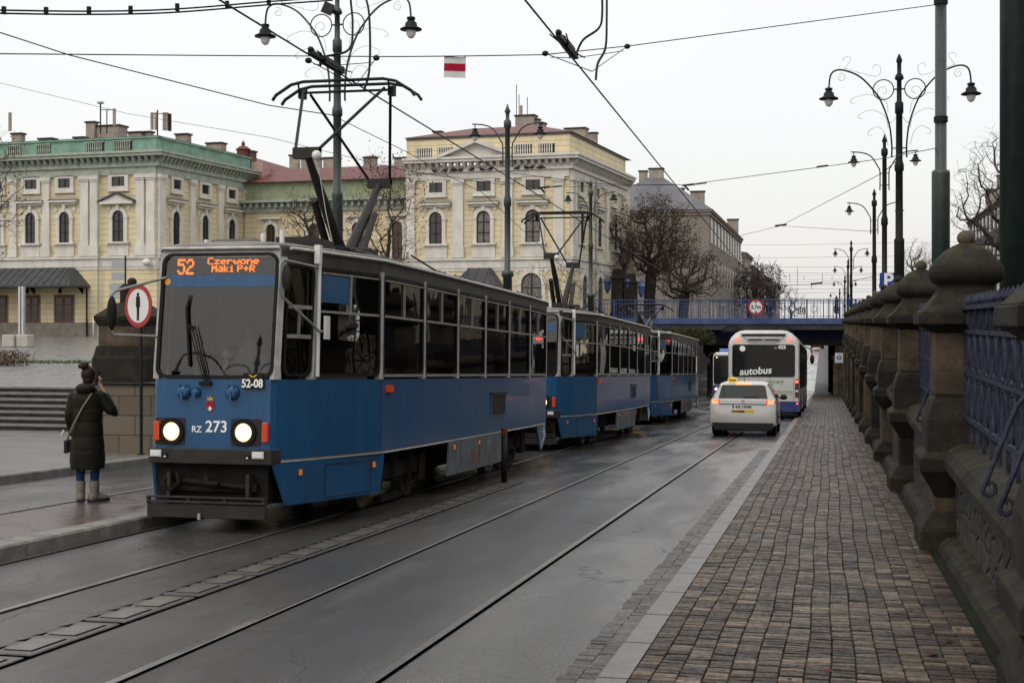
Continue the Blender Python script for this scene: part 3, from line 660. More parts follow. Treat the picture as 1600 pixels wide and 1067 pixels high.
        for k in range(9): g.plate([(.41,1.02+k*.031),(1.29,1.02+k*.031),(1.29,1.03+k*.031),(.41,1.03+k*.031)],.004,.010,f)
        g.obj('ventilation_grille',[M['bluegrime'],M['dgrey']],root)
        # emblem on the grey panel
        if first and sg==1:
            f=lambda u,v,w_:(1.2+w_,u,v)
            g=MB(); g.plate([(6.3,.33),(6.5,.33),(6.5,.47),(6.4,.60),(6.3,.47)],-.004,0,f)
            for q in (.36,.42,.48): g.plate([(6.12,q),(6.68,q),(6.68,q+.015),(6.12,q+.015)],0,.002,f)
            g.obj('panel_emblem',mat('faded_red_emblem',(.19,.09,.08),.6,var=.3,vs=20),root)
            text('panel_number','273',.10,M['steel'],root,Matrix.Translation((1.2,7.15,.60))@Matrix.Rotation(R(90),4,'Z')@Matrix.Rotation(R(90),4,'X'))
    for sg in (-1,1):
        for yy in (2.0,):
            g=MB(); g.box(min(sg*hw(yy),sg*(hw(yy)+.0025)),yy-.004,.79,max(sg*hw(yy),sg*(hw(yy)+.0025)),yy+.004,1.56); g.obj('panel_seam',M['dgrey'],root)
        g=MB(); f,L=smap(sg,.62,2.0); g.ring([(.25,.30),(1.2,.30),(1.2,.66),(.25,.66)],[(.258,.308),(1.192,.308),(1.192,.652),(.258,.652)],-.004,.0,f); g.obj('hatch_seam',M['dgrey'],root)
        for yy in (5.5,6.6,7.5): g=MB(); g.box(min(sg*1.194,sg*1.199),yy-.005,.28,max(sg*1.194,sg*1.199),yy+.005,.70); g.obj('panel_seam',M['dgrey'],root)
    # bogies
    for yb in (3.45,9.75):
        g=MB(); g.box(-.95,yb-1.15,.36,-.86,yb+1.15,.55); g.box(.86,yb-1.15,.36,.95,yb+1.15,.55); g.box(-.9,yb-.2,.3,.9,yb+.2,.6)
        for sg in (-1,1):
            for yy in (-.9,.9): g.lathe([(.13,-.06),(.13,.06)],c=(0,0,0),n=10) if 0 else g.box(sg*.93-.05,yb+yy-.13,.25,sg*.93+.05,yb+yy+.13,.62)
            g.tube([(sg*.93,yb-.35,.4),(sg*.93,yb-.35,.66)],.09,n=8); g.tube([(sg*.93,yb+.35,.4),(sg*.93,yb+.35,.66)],.09,n=8)
            g.box(sg*.80-.05,yb-.45,.06,sg*.80+.05,yb+.45,.13)
        bo=g.obj('bogie',M['under'],root)
        for sg in (-1,1):
            for yy in (-.9,.9):
                g=MB(); g.s=True
                P=[(.0,.30),(.08,.30),(.085,.26),(.05,.24)]
                V=[]
                for wx,rr_ in ((-.06,.33),(-.03,.345),(-.028,.31),(.06,.31),(.065,.27),(.03,.24),(.04,.1),(.09,.09),(.09,.01)):
                    V.append([(sg*(.71+wx),yb+yy+rr_*math.cos(2*PI*k/24),.325+rr_*math.sin(2*PI*k/24)) for k in range(24)])
                g.loft(V); g.obj('wheel',M['wheel'],bo)
    # interior: floor, seats, poles, rear wall, driver's partition
    g=MB(); g.loft([outline(.86,.05),outline(1.56,.05)],caps=False); g.box(-.75,.6,.80,.75,12.3,.86); g.box(-1.05,2,.801,1.05,11.9,.861); g.box(-.6,12.4,.86,.6,12.45,2.7); g.box(-.62,.12,.86,.62,.4,1.55)
    g.box(-.7,1.95,.86,-.1,2.0,2.75); g.box(.25,1.95,.86,1.0,2.0,1.9); g.obj('interior',M['inter'],root)
    for k in range(9):
        yy=2.9+k*1.02
        for sx_ in (-.85,.45):
            g=MB(); g.box(sx_,yy,1.20,sx_+.42,yy+.42,1.27); g.plate(rrect(sx_,1.27,sx_+.42,1.82,.08),-.03,.03,FRONT(yy+.44)); g.obj('seat',M['seat'],root)
    g=MB(); g.box(-.25,.95,1.2,.25,1.4,1.3); g.plate(rrect(-.24,1.3,.24,1.95,.1),-.04,.04,FRONT(1.45)); g.obj('driver_seat',M['seat'],root)
    g=MB(); g.box(-.42,1.9,1.5,-.30,1.94,2.75); g.box(.18,1.9,.86,.32,1.94,2.8); g.box(-.72,1.7,.9,-.62,1.9,2.7); g.obj('cab_partition',M['trim'],root)
    g=MB(); g.s=True; g.ell(fmap(.10,1.83,-.06),(.055,.05,.055)); g.tube([fmap(.10,1.62,-.06),fmap(.10,1.8,-.06)],.03,n=8); g.obj('dashboard_camera',M['signw'],root)
    g=MB()
    for yy in (2.2,4.3,6.5,8.7,10.8):
        for xx in (-.42,.42): g.tube([(xx,yy,.86),(xx,yy,2.85)],.018,n=6)
    for xx in (-.42,.42): g.tube([(xx,2.0,2.62),(xx,12.2,2.62)],.016,n=6)
    g.obj('handrail',M['steel'],root)
    g=MB(); g.tube([fmap(-.50,2.66,-.04),fmap(.3,2.3,-.2)],.004,n=4)
    # mirrors
    g=MB(); g.tube([fmap(-.60,2.63,0),(-.99,-.24,2.47),(-1.03,-.26,2.42),(-1.04,-.26,2.08),(-1.0,-.25,2.02),fmap(-.66,2.01,0)],.014,n=8); mr_=g.obj('mirror_bracket',M['trim'],root)
    g=MB(); g.ell((-1.01,-.28,2.24),(.055,.04,.18)); g.obj('mirror',M['black'],mr_)
    g=MB(); g.tube([(.90,.62,2.76),(.72,.08,2.80),(.70,.05,2.76),(.70,.04,2.50),(.72,.07,2.42),(.93,.60,2.08),(.95,.66,2.08)],.014,n=8); mr_=g.obj('mirror_bracket',M['trim'],root)
    g=MB(); g.ell((.74,.12,2.62),(.05,.035,.14)); g.obj('mirror',M['dgrey'],mr_)
    g=MB(); g.box(.86,.60,2.80,.92,.68,3.0); g.tube([(.90,.63,1.6),(.90,.66,2.85)],.022,n=6); g.box(.93,.72,2.0,.96,.84,2.25); g.obj('corner_post',M['signw'],root)
    # roof equipment
    g=MB(); g.box(-.30,.55,3.0,.14,.95,3.06); g.box(-.34,.75,3.06,.12,1.05,3.09); g.obj('roof_hatch',M['roofm'],root)
    g=MB(); g.s=True; g.lathe([(.16,0),(.20,.02),(.19,.06),(.10,.10),(.02,.11)],c=(.55,6.15,3.02),n=16); g.lathe([(.10,-.05),(.10,.02)],c=(.55,6.15,3.02),n=12); g.obj('ventilator',M['signw'],root)
    g=MB(); g.s=True; g.lathe([(.16,0),(.22,.03),(.2,.08),(.10,.10),(.02,.11)],c=(.55,7.0,3.0),n=16); g.obj('ventilator',M['dgrey'],root)
    g=MB()
    for xx,yy,h in ((.15,.9,.16),(.27,1.15,.22),(-.52,.9,.10)): g=MB(); g.tube([(xx,yy,3.0),(xx,yy,3.0+h)],.03,n=8); g.obj('antenna',M['signw'],root)
    g=MB(); g.box(.05,1.5,3.02,.5,2.2,3.18); g.box(-.5,1.6,3.02,-.1,2.3,3.15); g.obj('roof_box',M['dgrey'],root)
    g=MB(); P=[]; 
    for k in range(25):
        yy=5.2+k*.28; P.append((.95,yy,3.02+.02*math.sin(k*2.1)))
    g.tube([(.6,5.0,3.25)]+P,.013,n=5)
    for k in range(0,25,3): g.ell(P[k],(.03,.04,.035),6,5)
    g.obj('roof_cable',M['black'],root)
    panto(root,py,zh,zk,dk)
    if first is not True:
        g=MB(); g.box(.5,12.7,.9,.6,12.72,1.1); 
    for sg in (-1,1):
        g=MB(); g.plate(rrect(sg*.72-.06,.95,sg*.72+.06,1.25,.02),0,.02,lambda u,v,w_:(u,12.7+w_,v)); g.obj('tail_light',M['redlens'],root)
    # coupler to the next car
    g=MB(); g.tube([(0,12.4,.5),(0,13.6,.48)],.06,n=8); g.box(-.12,13.4,.40,.12,13.75,.58); g.obj('coupler',M['under'],root)
    return root
tram(13.45,'leading blue tram car, line 52 lit on its front, beside the platform',True)
tram(28.9,'middle blue tram car, coupled behind the one with the lit headlamps',False)
tram(44.3,'rearmost blue tram car with lowered pantograph, near the bridge',False,zh=3.95,zk=3.62,dk=1.75)
# ---------------- right hand stone wall with pillars and iron panels ----------------
def rubble_mat():
    m,n,p=nodes_mat('sooty_rubble'); L=n.links; t=N(n,'TexCoord'); mp=N(n,'Mapping'); mp.inputs['Scale'].default_value=(1,1,1.5); L.new(t.outputs['Object'],mp.inputs[0])
    v=N(n,'TexVoronoi',i_Scale=3.2); v2=N(n,'TexVoronoi',feature='DISTANCE_TO_EDGE',i_Scale=3.2); L.new(mp.outputs[0],v.inputs[0]); L.new(mp.outputs[0],v2.inputs[0])
    c=mixc(n,.6,(.045,.036,.028),v.outputs['Color'],'MULTIPLY'); z=N(n,'TexNoise',i_Scale=7,i_Detail=8); L.new(t.outputs['Object'],z.inputs[0])
    c=mixc(n,mrange(n,z.outputs[0],.35,.65,0,.7),c,(.015,.013,.011)); e=mrange(n,v2.outputs['Distance'],0,.05,1,0); c=mixc(n,e,c,(.02,.017,.013)); L.new(c,p.inputs['Base Color']); p.inputs['Roughness'].default_value=.85
    h=mrange(n,v2.outputs['Distance'],0,.12,0,1); hh=N(n,'Math',operation='ADD'); L.new(h,hh.inputs[0]); L.new(z.outputs[0],hh.inputs[1])
    b=N(n,'Bump'); b.inputs['Strength'].default_value=.9; b.inputs['Distance'].default_value=.04; L.new(hh.outputs[0],b.inputs['Height']); L.new(b.outputs[0],p.inputs['Normal']); return m
M['rubble']=rubble_mat()
def sq(mb,cx,cy,prof,n=4,rot=0,sqp=0):
    mb.lathe([(r*math.sqrt(2),z) for r,z in prof],c=(cx,cy,0),n=4) if n==4 else mb.lathe(prof,c=(cx,cy,0),n=n,sq=sqp)
PY=[7.0]+[7.3+6.68*k for k in range(1,14)]; PX=1.27
wall=thing('stone_wall','long sooty sandstone wall with domed pillars along the sett pavement','wall',(0,0,0))
for k in range(15):
    y0=-3 if k==0 else PY[k-1]+.3; y1=PY[k]-.3 if k<14 else 100.5
    if y1-y0<.5: continue
    mb=MB(); V=[]
    ns=8
    for i in range(ns+1):
        y=y0+(y1-y0)*i/ns; g0=gz(y)-.2; V.append([(1.145,y,g0),(1.145,y,.36),(1.6,y,.36),(1.6,y,g0)])
    mb.loft(V); mb.obj('infill_wall',M['rubble'],wall)
    mb=MB(); V=[]
    for i in range(ns+1):
        y=y0+(y1-y0)*i/ns; g0=gz(y); V.append([(.985,y,g0-.1),(.975,y,g0+.07),(1.0,y,g0+.13),(1.07,y,g0+.18),(1.2,y,g0+.20),(1.2,y,g0-.1)])
    mb.loft(V); mb.obj('plinth',M['stone'],wall)
    yy=y0
    while yy<y1-.2:
        l=min(.95,y1-yy); prof=[(1.16,.26),(1.08,.28),(1.03,.34),(1.03,.42),(1.08,.50),(1.18,.55),(1.5,.56),(1.62,.50),(1.66,.38),(1.6,.28)]
        mb=MB(); mb.loft([[(x,q,z) for x,z in prof] for q in (yy+.006,yy+l-.006)]); mb.obj('coping_stone',M['stone'],wall,bevel=.01); yy+=l
for k,y in enumerate(PY):
    g0=gz(y); mb=MB()
    sq(mb,PX,y,[(.30,1.60),(.30,.98),(.33,.94),(.37,.80),(.38,.76),(.38,.47),(.45,.42),(.45,.30),(.40,.22),(.30,.05),(.30,.02)])
    p=mb.obj('pillar',M['stone'],wall,bevel=.012)
    mb=MB(); sq(mb,PX,y,[(.305,1.58),(.305,1.0)]); mb.obj('shaft',M['stonel'],p,bevel=.01)
    mb=MB(); sq(mb,PX,y,[(.31,.04),(.31,g0+.36)]); mb.obj('lower_shaft',M['stonel'] if k%2 else M['stone'],p,bevel=.015)
    mb=MB(); sq(mb,PX,y,[(.33,g0+.42),(.43,g0+.28),(.45,g0+.24),(.45,g0-.1)]); mb.obj('foot',M['stone'],p,bevel=.02)
    mb=MB(); sq(mb,PX,y,[(.33,1.585),(.40,1.63),(.46,1.66),(.46,1.76)]); sq(mb,PX,y,[(.44,1.762),(.36,1.84),(.29,1.93),(.275,1.96)])
    cp=mb.obj('cap',M['stone'],p,bevel=.012)
    mb=MB(); mb.s=True
    mb.lathe([(.27,1.93),(.28,1.97),(.26,1.99),(.26,2.03),(.30,2.05),(.335,2.09),(.345,2.14),(.33,2.20),(.28,2.27),(.20,2.35),(.12,2.40),(.075,2.42),(.05,2.43)],c=(PX,y,0),n=24,sq=3.2); mb.obj('dome',M['stone'],cp)
    mb=MB(); mb.ell((PX,y,2.475),(.085,.085,.075)); mb.obj('ball_finial',M['stonel'] if k in (1,2,5) else M['stone'],cp)
# iron panels
def panel_mesh(y0,y1):
    mb=MB(); x=1.24
    mb.box(x-.045,y0,1.79,x+.045,y1,1.825); mb.box(x-.02,y0,1.575,x+.02,y1,1.61); mb.box(x-.02,y0,.78,x+.02,y1,.82); mb.box(x-.018,y0,1.20,x+.018,y1,1.225)
    n=int((y1-y0)/.50); st=(y1-y0)/n
    for i in range(n+1):
        y=y0+i*st; mb.box(x-.016,y-.016,.6,x+.016,y+.016,1.79)
        if i%2==0: mb.box(x-.024,y-.024,1.56,x+.024,y+.024,1.63)
        mb.lathe([(.004,1.93),(.03,1.88),(.034,1.86),(.02,1.83),(.02,1.82)][::-1],c=(x,y,0),n=6)
        if i<n:
            c=y+st/2
            for z0,z1,wd in ((1.24,1.56,.17),(.84,1.19,.18),(.84,1.56,.09)):
                P=[(x,c+wd*math.sin(a)*math.sin(PI*k/12)**.6*sg,z0+(z1-z0)*k/12) for sg in (1,) for k in range(13) for a in (PI/2,)]
                mb.tube(P,.013,n=4); mb.tube([(x,2*c-q[1],q[2]) for q in P],.013,n=4)
            mb.tube([(x,c+.045*math.cos(t)*(1-t/14),1.40+.045*math.sin(t)*(1-t/14)) for t in [j*.7 for j in range(13)]],.008,n=4)
            mb.tube([(x,c+.05*math.cos(t)*(1-t/14),1.0-.05*math.sin(t)*(1-t/14)) for t in [j*.7 for j in range(13)]],.008,n=4)
            mb.lathe([(.003,1.62),(.018,1.66),(.02,1.73),(.01,1.785)],c=(x,c,0),n=6); mb.lathe([(.02,1.82),(.02,1.83),(.034,1.86),(.03,1.88),(.004,1.93)],c=(x,c,0),n=6)
    return mb
pm=None
for k in range(-1,13):
    y0,y1=(PY[k]+.31 if k>=0 else .9),PY[k+1]-.31
    t=thing('iron_railing_panel',['openwork iron panel','openwork iron railing'][0]+' on the wall, '+['nearest the camera, cut by the right edge','just before the first full domed pillar','just behind the first full domed pillar','fourth from the camera','fifth from the camera','sixth from the camera','seventh from the camera','eighth from the camera','ninth from the camera','tenth from the camera','eleventh from the camera','twelfth from the camera','thirteenth from the camera','farthest, by the bridge'][k+1],'railing',(0,(y0+y1)/2,0),group='iron railing panels on the stone wall')
    h=(y1-y0)/2
    if k<4: o=panel_mesh(-h,h).obj('grille',M['blueiron'],t)
    else:
        mb=MB(); mb.box(1.2,-h,1.79,1.28,h,1.825); mb.box(1.22,-h,.78,1.26,h,.82)
        for i in range(22): y=-h+2*h*i/21; mb.box(1.225,y-.02,.6,1.255,y+.02,1.9)
        o=mb.obj('grille',M['blueiron'],t)
    if k<3:
        for q in (-2.0,-1.1):
            mb=MB()
            for dy in (-.03,.03):
                P=[(1.22,q+dy,1.22),(1.16,q+dy,1.15),(.98,q+dy,.68),(.95,q+dy,.60),(.97,q+dy,.575)]
                mb.tube(P,.013,n=6)
                mb.tube([(1.03+.075*math.cos(a)*(1-a/11),q+dy,.65+.075*math.sin(a)*(1-a/11)) for a in [3.6+j*.6 for j in range(0)]] or [(.955,q+dy,.60),(.99,q+dy,.575),(1.03,q+dy,.60),(1.03,q+dy,.65),(1.0,q+dy,.67),(.985,q+dy,.64)],.011,n=5)
            mb.obj('brace',M['blueiron'],t)
# fallen leaves and litter on the pavement
rr=random.Random(11); mb=MB()
for k in range(220):
    y=3.5+rr.random()**1.6*35; x=rr.choice([rr.uniform(.55,.88),rr.uniform(.55,.88),rr.uniform(-1,.9)]); s=rr.uniform(.012,.035); a=rr.uniform(0,6.3); z=gz(y)+.068
    mb.add([(x+s*math.cos(a+t),y+s*math.sin(a+t)*.8,z+rr.uniform(0,.012)) for t in (0,1.4,3.1,4.7)],[(0,1,2,3)])
tag(mb.obj('fallen_leaves',M['leafb'],fix=False),'scattered brown leaves on the sett pavement near the wall',kind='stuff')
# ---------------- lamp posts and poles ----------------
def arc_tube(mb,P,r,n=6,sub=4):
    # Catmull-Rom smoothing
    P=[Vector(p) for p in P]; Q=[]
    E=[P[0]]+P+[P[-1]]
    for i in range(1,len(E)-2):
        a,b,c,d=E[i-1:i+3]
        for k in range(sub):
            t=k/sub; Q.append(.5*((2*b)+(c-a)*t+(2*a-5*b+4*c-d)*t*t+(3*b-a-3*c+d)*t**3))
    Q.append(P[-1]); mb.tube(Q,r,n)
def lantern(root,x,z,s=1.0,y=0):
    mb=MB(); mb.s=True; mb.lathe([(.02,.02),(.09,.0),(.085,-.05),(.06,-.06),(.12,-.12),(.13,-.19),(.23,-.24),(.225,-.265),(.12,-.27)],c=(x,y,z),n=16) if s==1 else mb.lathe([(a*s,b*s) for a,b in [(.02,.02),(.09,.0),(.085,-.05),(.06,-.06),(.12,-.12),(.13,-.19),(.23,-.24),(.225,-.265),(.12,-.27)]],c=(x,y,z),n=16)
    h=mb.obj('lamp_head',M['iron'],root)
    mb=MB(); mb.s=True; mb.lathe([(.105*s,-.265*s),(.105*s,-.31*s),(.09*s,-.37*s),(.055*s,-.42*s),(.012*s,-.44*s)],c=(x,y,z),n=14); mb.obj('globe',M['bulb'],h)
def lampA(label,loc,top,dark,group='ornate double lamps'):
    # big double lamp with scrolls; heights measured down from its top
    root=thing('street_lamp',label,'street lamp',loc,group=group); T=top-loc[2]; m=M['iron'] if dark else M['green']
    mb=MB(); mb.s=True
    mb.lathe([(.12,0),(.12,T-4.4),(.125,T-4.35),(.09,T-4.3),(.085,T-2.75),(.11,T-2.72),(.11,T-2.6),(.08,T-2.5),(.075,T-1.4),(.10,T-1.38),(.10,T-1.15),(.06,T-1.1),(.055,T-.62),(.11,T-.58),(.09,T-.5),(.05,T-.45),(.05,T-.22),(.075,T-.16),(.05,T-.08),(.015,T)],n=12); mb.obj('pole',m,root)
    for s in (-1,1):
        P=[(s*.17,0,T-2.42),(s*.17,0,T-2.1),(s*.23,0,T-1.62),(s*.41,0,T-1.1),(s*.62,0,T-.78),(s*.89,0,T-.5),(s*1.19,0,T-.35),(s*1.43,0,T-.32),(s*1.57,0,T-.44),(s*1.61,0,T-.76)]
        mb=MB(); arc_tube(mb,P,.022); mb.tube([(0,0,T-2.2),(s*.17,0,T-2.2)],.015,n=5)
        mb.tube([(s*(.36+.235*math.cos(a)),0,T-.82+.235*math.sin(a)) for a in [2*PI*k/24 for k in range(25)]],.014,n=5); mb.tube([(0,0,T-.82),(s*.13,0,T-.82)],.02,n=5)
        a_=mb.obj('arm',m,root)
        mb=MB()
        def sp(cx,cz,r,t0,t1,dirn=1):
            mb.tube([(s*(cx+r*(1-.75*abs((t-t0)/(t1-t0)))*math.cos(t)),0,cz+r*(1-.75*abs((t-t0)/(t1-t0)))*math.sin(t)) for t in [t0+(t1-t0)*j/16 for j in range(17)]],.006,n=4)
        sp(.36,T-.86,.16,-1.5,5.2); sp(1.33,T-.5,.11,1.2,9); 
        for (zz,l) in ((T-1.75,.5),(T-1.35,.72),(T-.98,.9)):
            P=[(s*.25,0,zz-.38),(s*.32,0,zz-.1),(s*(.2+l*.55),0,zz+.06),(s*(.2+l*.9),0,zz),(s*(.22+l),0,zz-.10),(s*(.12+l),0,zz-.14)]; arc_tube(mb,P,.006,n=4)
        arc_tube(mb,[(s*1.25,0,T-.28),(s*.9,0,T-.40),(s*.5,0,T-.5),(s*.42,0,T-.3),(s*.55,0,T-.22),(s*.6,0,T-.32)],.006,n=4); arc_tube(mb,[(s*1.25,0,T-.30),(s*1.1,0,T-.05),(s*1.25,0,T-.02),(s*1.28,0,T-.12)],.006,n=4)
        arc_tube(mb,[(s*.06,0,T-1.45),(s*.2,0,T-1.6),(s*.3,0,T-1.4)],.006,n=4)
        mb.obj('scroll',M['steel'],a_); lantern(root,s*1.61,T-.74)
    return root
def lampB(label,loc,top,dark,y_rot=0,k=1.0):
    root=thing('street_lamp',label,'street lamp',loc,(0,0,y_rot),group='slim double arm street lamps'); T=top-loc[2]; m=M['iron'] if dark else M['green']
    mb=MB(); mb.s=True
    h4=max(.5,T-4.35*k)
    mb.lathe([(.12*k,0),(.12*k,h4-.2),(.16*k,h4-.17),(.16*k,h4-.05),(.08*k,h4)]+[(.078*k,T-2.7*k),(.105*k,T-2.65*k),(.10*k,T-2.5*k),(.07*k,T-2.4*k),(.065*k,T-.65*k),(.10*k,T-.6*k),(.10*k,T-.45*k),(.05*k,T-.4*k),(.05*k,T-.25*k),(.085*k,T-.2*k),(.04*k,T-.1*k),(.012,T)],n=12); mb.obj('pole',m,root)
    for s in (-1,1):
        mb=MB(); arc_tube(mb,[(s*.13*k,0,T-1.65*k),(s*.13*k,0,T-1.1*k),(s*.19*k,0,T-.95*k),(s*.38*k,0,T-.65*k),(s*.64*k,0,T-.53*k),(s*.96*k,0,T-.5*k)],.02*k,n=6)
        for z in (1.5,1.15): mb.tube([(0,0,T-z*k),(s*.13*k,0,T-z*k)],.014*k,n=5)
        mb.tube([(s*.88*k,0,T-.51*k),(s*.88*k,0,T-.62*k)],.014*k,n=5); mb.obj('arm',m,root); lantern(root,s*.88*k,T-.62*k,.75*k)
    return root
def Wp(px,D,z=None,py=None): v=W(px,py if py is not None else 300,D); return (v.x,v.y,z) if z is not None else v
def topz(py,D): return CH-(py-YH)/F*D
v=W(1405,85,33); lampA('tall ornate double lamp behind the stone wall, between the thick pole and the slim lamps',(v.x,v.y,.3),v.z,True)
v=W(527,-22,29.5); lampA('tall ornate green double lamp rising behind the leading tram car',(v.x,v.y,gz(v.y)),v.z,False)
for (px,py,D,l,dk,z0,k) in ((1382,210,41.5,'nearest slim double lamp in the right hand row, above the blue parking sign',True,.3,1),(1366,295,51,'second slim double lamp in the right hand row, partly behind the ornate lamp',True,.3,1),
    (1330,375,80,'slim double lamp near the end of the bridge railing with two visible globes',True,.3,1),(1325,405,97,'small distant double lamp just left of the smaller parking sign',True,.3,1),(1320,430,118,'distant double lamp, third from the vanishing point',True,.3,1),(1312,450,140,'farthest tiny street lamp above the bridge railing',True,.3,1),
    (793,163,37,'green double lamp in front of the pedimented pavilion',False,None,1.0),(923,280,54,'slim green double lamp beside the second tram pantograph',False,None,1.0)):
    v=W(px,py,D); lampB(l,(v.x,v.y,z0 if z0 is not None else pz(0,v.y)-1.2),v.z,dk,0,k)
lampA('ornate double lamp left of the camera, seen only as a reflection in the tram windscreen',(-10.8,2.0,-.1),4.75,True)
# loudspeaker on the ornate lamp
v=W(514,15,29.3); t=thing('loudspeaker','small grey horn loudspeaker fixed high on the ornate green lamp','loudspeaker',v,(0,R(25),0)); mb=MB(); mb.loft([[(x*s,-.08+.1*q,z*s) for x,z in ((-1,-1),(1,-1),(1,1),(-1,1))] for s,q in ((.12,0),(.11,.3),(.05,2.2))]); mb.obj('horn',M['dgrey'],t); mb=MB(); mb.tube([(0,.1,0),(.2,.12,0)],.02); mb.obj('bracket',M['iron'],t)
def pole(px,D,r0,r1,zc,label):
    v=W(px,300,D); t=thing('catenary_pole',label,'pole',(v.x,v.y,.3),group='thick overhead wire poles'); mb=MB(); mb.s=True
    mb.lathe([(r0,0),(r0,zc),(r0*.98,zc+.05),(r1,zc+.08),(r1*.98,9.5)],n=18); mb.obj('shaft',M['green'],t); [MB().lathe([(r1+.02,z),(r1+.02,z+.1)],n=18).obj('clamp_band',M['iron'],t) for z in (zc+.9,6.9)]; mb=MB(); mb.lathe([(r0+.06,0),(r0+.05,.06)],n=18); mb.obj('base_plate',M['iron'],t)
    return v
pole(1470,24.5,.155,.10,3.95,'thick green overhead wire pole behind the first full stone pillar'); pole(1592,14.6,.19,.165,9.0,'massive dark green pole cut off by the right edge of the photo')
# ---------------- signs ----------------
def rsign(label,v,r,rotz,face):
    t=thing('traffic_sign',label,'sign',v,(0,0,rotz)); 
    mb=MB(); mb.plate(circ(0,0,r,36),-.012,0,FRONT(0)); mb.obj('plate',M['red'],t); mb=MB(); mb.plate(circ(0,0,r*.78,36),.001,.004,FRONT(0)); mb.obj('face',M['signw'],t); face(t); return t
def ped(t):
    mb=MB(); r=.39
    mb.plate(circ(0,.205,.035,12),.005,.008,FRONT(0)); mb.plate([(-.055,.16),(-.035,.175),(.035,.175),(.055,.16),(.06,-.02),(.038,-.02),(.035,-.05),(.03,-.24),(.045,-.26),(.0,-.26),(.0,-.06),(-.005,-.06),(-.012,-.26),(-.05,-.26),(-.035,-.24),(-.036,-.05),(-.038,-.02),(-.06,-.02)],.005,.008,FRONT(0)); mb.obj('pedestrian_symbol',M['black'],t)
ps=W(216,478,25.4); rt=rsign('round red ringed sign with a black standing figure, at the tram platform',ps,.39,R(-38)+TH,ped)
mb=MB(); mb.tube([(0.02,.05,-2.72),(0.02,.05,.40)],.03,n=10); mb.obj('pole',M['iron'],rt); mb=MB(); mb.tube([(.02,.05,-1.45),(.02,.05,-1.40)],.04,n=10); mb.tube([(.02,.05,-2.72),(.02,.05,-2.66)],.07,n=10); mb.obj('collar',M['iron'],rt)
def sqs(label,px,py,D,w,h,m,txt,tm,size,pole_to=None,rz=TH,extra=None):
    v=W(px,py,D); t=thing('sign',label,'sign',v,(0,0,rz)); mb=MB(); mb.plate(rrect(-w/2,-h/2,w/2,h/2,.03),-.02,0,FRONT(0)); mb.obj('plate',m,t)
    if txt: text('lettering',txt,size,tm,t,tm_front(0,-.004,0),bold=size*.03)
    if pole_to is not None: mb=MB(); mb.tube([(0,.05,pole_to-v.z),(0,.05,h/2)],.03,n=8); mb.obj('pole',M['steel'],t)
    if extra: extra(t,w,h)
    return t
def blank(t,w,h): mb=MB(); mb.plate(rrect(-w*.36,-h*.9,w*.36,-h*.55,.01),-.015,.0,FRONT(0)); mb.obj('supplementary_plate',M['signw'],t)
sqs('blue parking sign with a white P above the nearer stone domes',1388,439,37,.45,.43,M['signb'],'P',M['wtext'],.5,.3,extra=blank)
sqs('smaller distant blue parking sign with a white P beside the bridge railing',1332,474,80,.48,.44,M['signb'],'P',M['wtext'],.5,.3,extra=blank)
def bus_sym(t,w,h):
    mb=MB(); mb.plate(circ(0,.0,w*.27,20),.004,.008,FRONT(0)); mb.obj('disc',M['signb'],t); text('symbol','B',w*.36,M['wtext'],t,tm_front(0,-.012,0),bold=.005)
    mb=MB(); mb.tube([(0,.04,-2.9),(0,.04,h/2+.1)],.035,n=8); mb.obj('post',M['dgrey'],t)
sqs('white square sign with a small blue disc at the far end of the pavement',1311,559,97,.56,.68,M['signw'],None,None,0,extra=bus_sym)
# ---------------- bridge ----------------
BY=100.0; br=thing('bridge','blue painted steel bridge with a latticed railing crossing the dipping road','bridge',(0,0,0))
zt=1.68+6*98/2200
mb=MB(); mb.box(-40,BY,zt-.42,3.4,BY+.5,zt); mb.obj('edge_girder',M['grime'],br,bevel=.02)
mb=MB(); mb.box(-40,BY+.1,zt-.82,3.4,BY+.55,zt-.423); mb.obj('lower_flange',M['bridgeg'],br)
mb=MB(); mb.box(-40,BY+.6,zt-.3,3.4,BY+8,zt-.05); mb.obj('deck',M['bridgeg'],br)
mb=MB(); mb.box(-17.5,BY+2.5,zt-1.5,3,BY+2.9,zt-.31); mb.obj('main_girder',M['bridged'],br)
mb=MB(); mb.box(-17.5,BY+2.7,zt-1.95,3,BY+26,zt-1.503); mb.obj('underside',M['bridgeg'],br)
for px in (1142,1222):
    v=W(px,515,98); mb=MB(); mb.s=True; mb.tube([(v.x,BY-.3,zt-.95),(v.x,BY+.09,zt-.95)],.95,n=20,sm=True) if 0 else mb.lathe([(.9,0),(.85,.25),(.6,.48),(.2,.55)],c=(v.x,BY+.55,zt-1.05),n=20,sy=.9); mb.obj('arched_bracket',M['iron'],br)
rl=1.33
mb=MB(); mb.box(-40,BY+.05,zt+rl-.06,3.4,BY+.13,zt+rl); mb.box(-40,BY+.06,zt+rl-.30,3.4,BY+.11,zt+rl-.26); mb.box(-40,BY+.06,zt+.10,3.4,BY+.11,zt+.14); tr=mb.obj('railing',M['grime'],br)
mb=MB(); x=-34
while x<3.2:
    mb.box(x-.014,BY+.07,zt+.02,x+.014,BY+.1,zt+rl-.03)
    x+=.22
mb.obj('railing_bars',M['grime'],tr)
mb=MB(); x=-33
while x<3.2:
    mb.box(x-.04,BY+.04,zt,x+.04,BY+.12,zt+rl+.02)
    for k in range(2): mb.tube([(x+.55+.3*math.cos(a)*(1-a/12),BY+.085,zt+.62+.42*math.sin(a)*(1-a/12)*(1 if k else -1)) for a in [j*.8 for j in range(12)]],.014,n=4)
    x+=1.5
mb.obj('railing_post',M['grime'],tr)
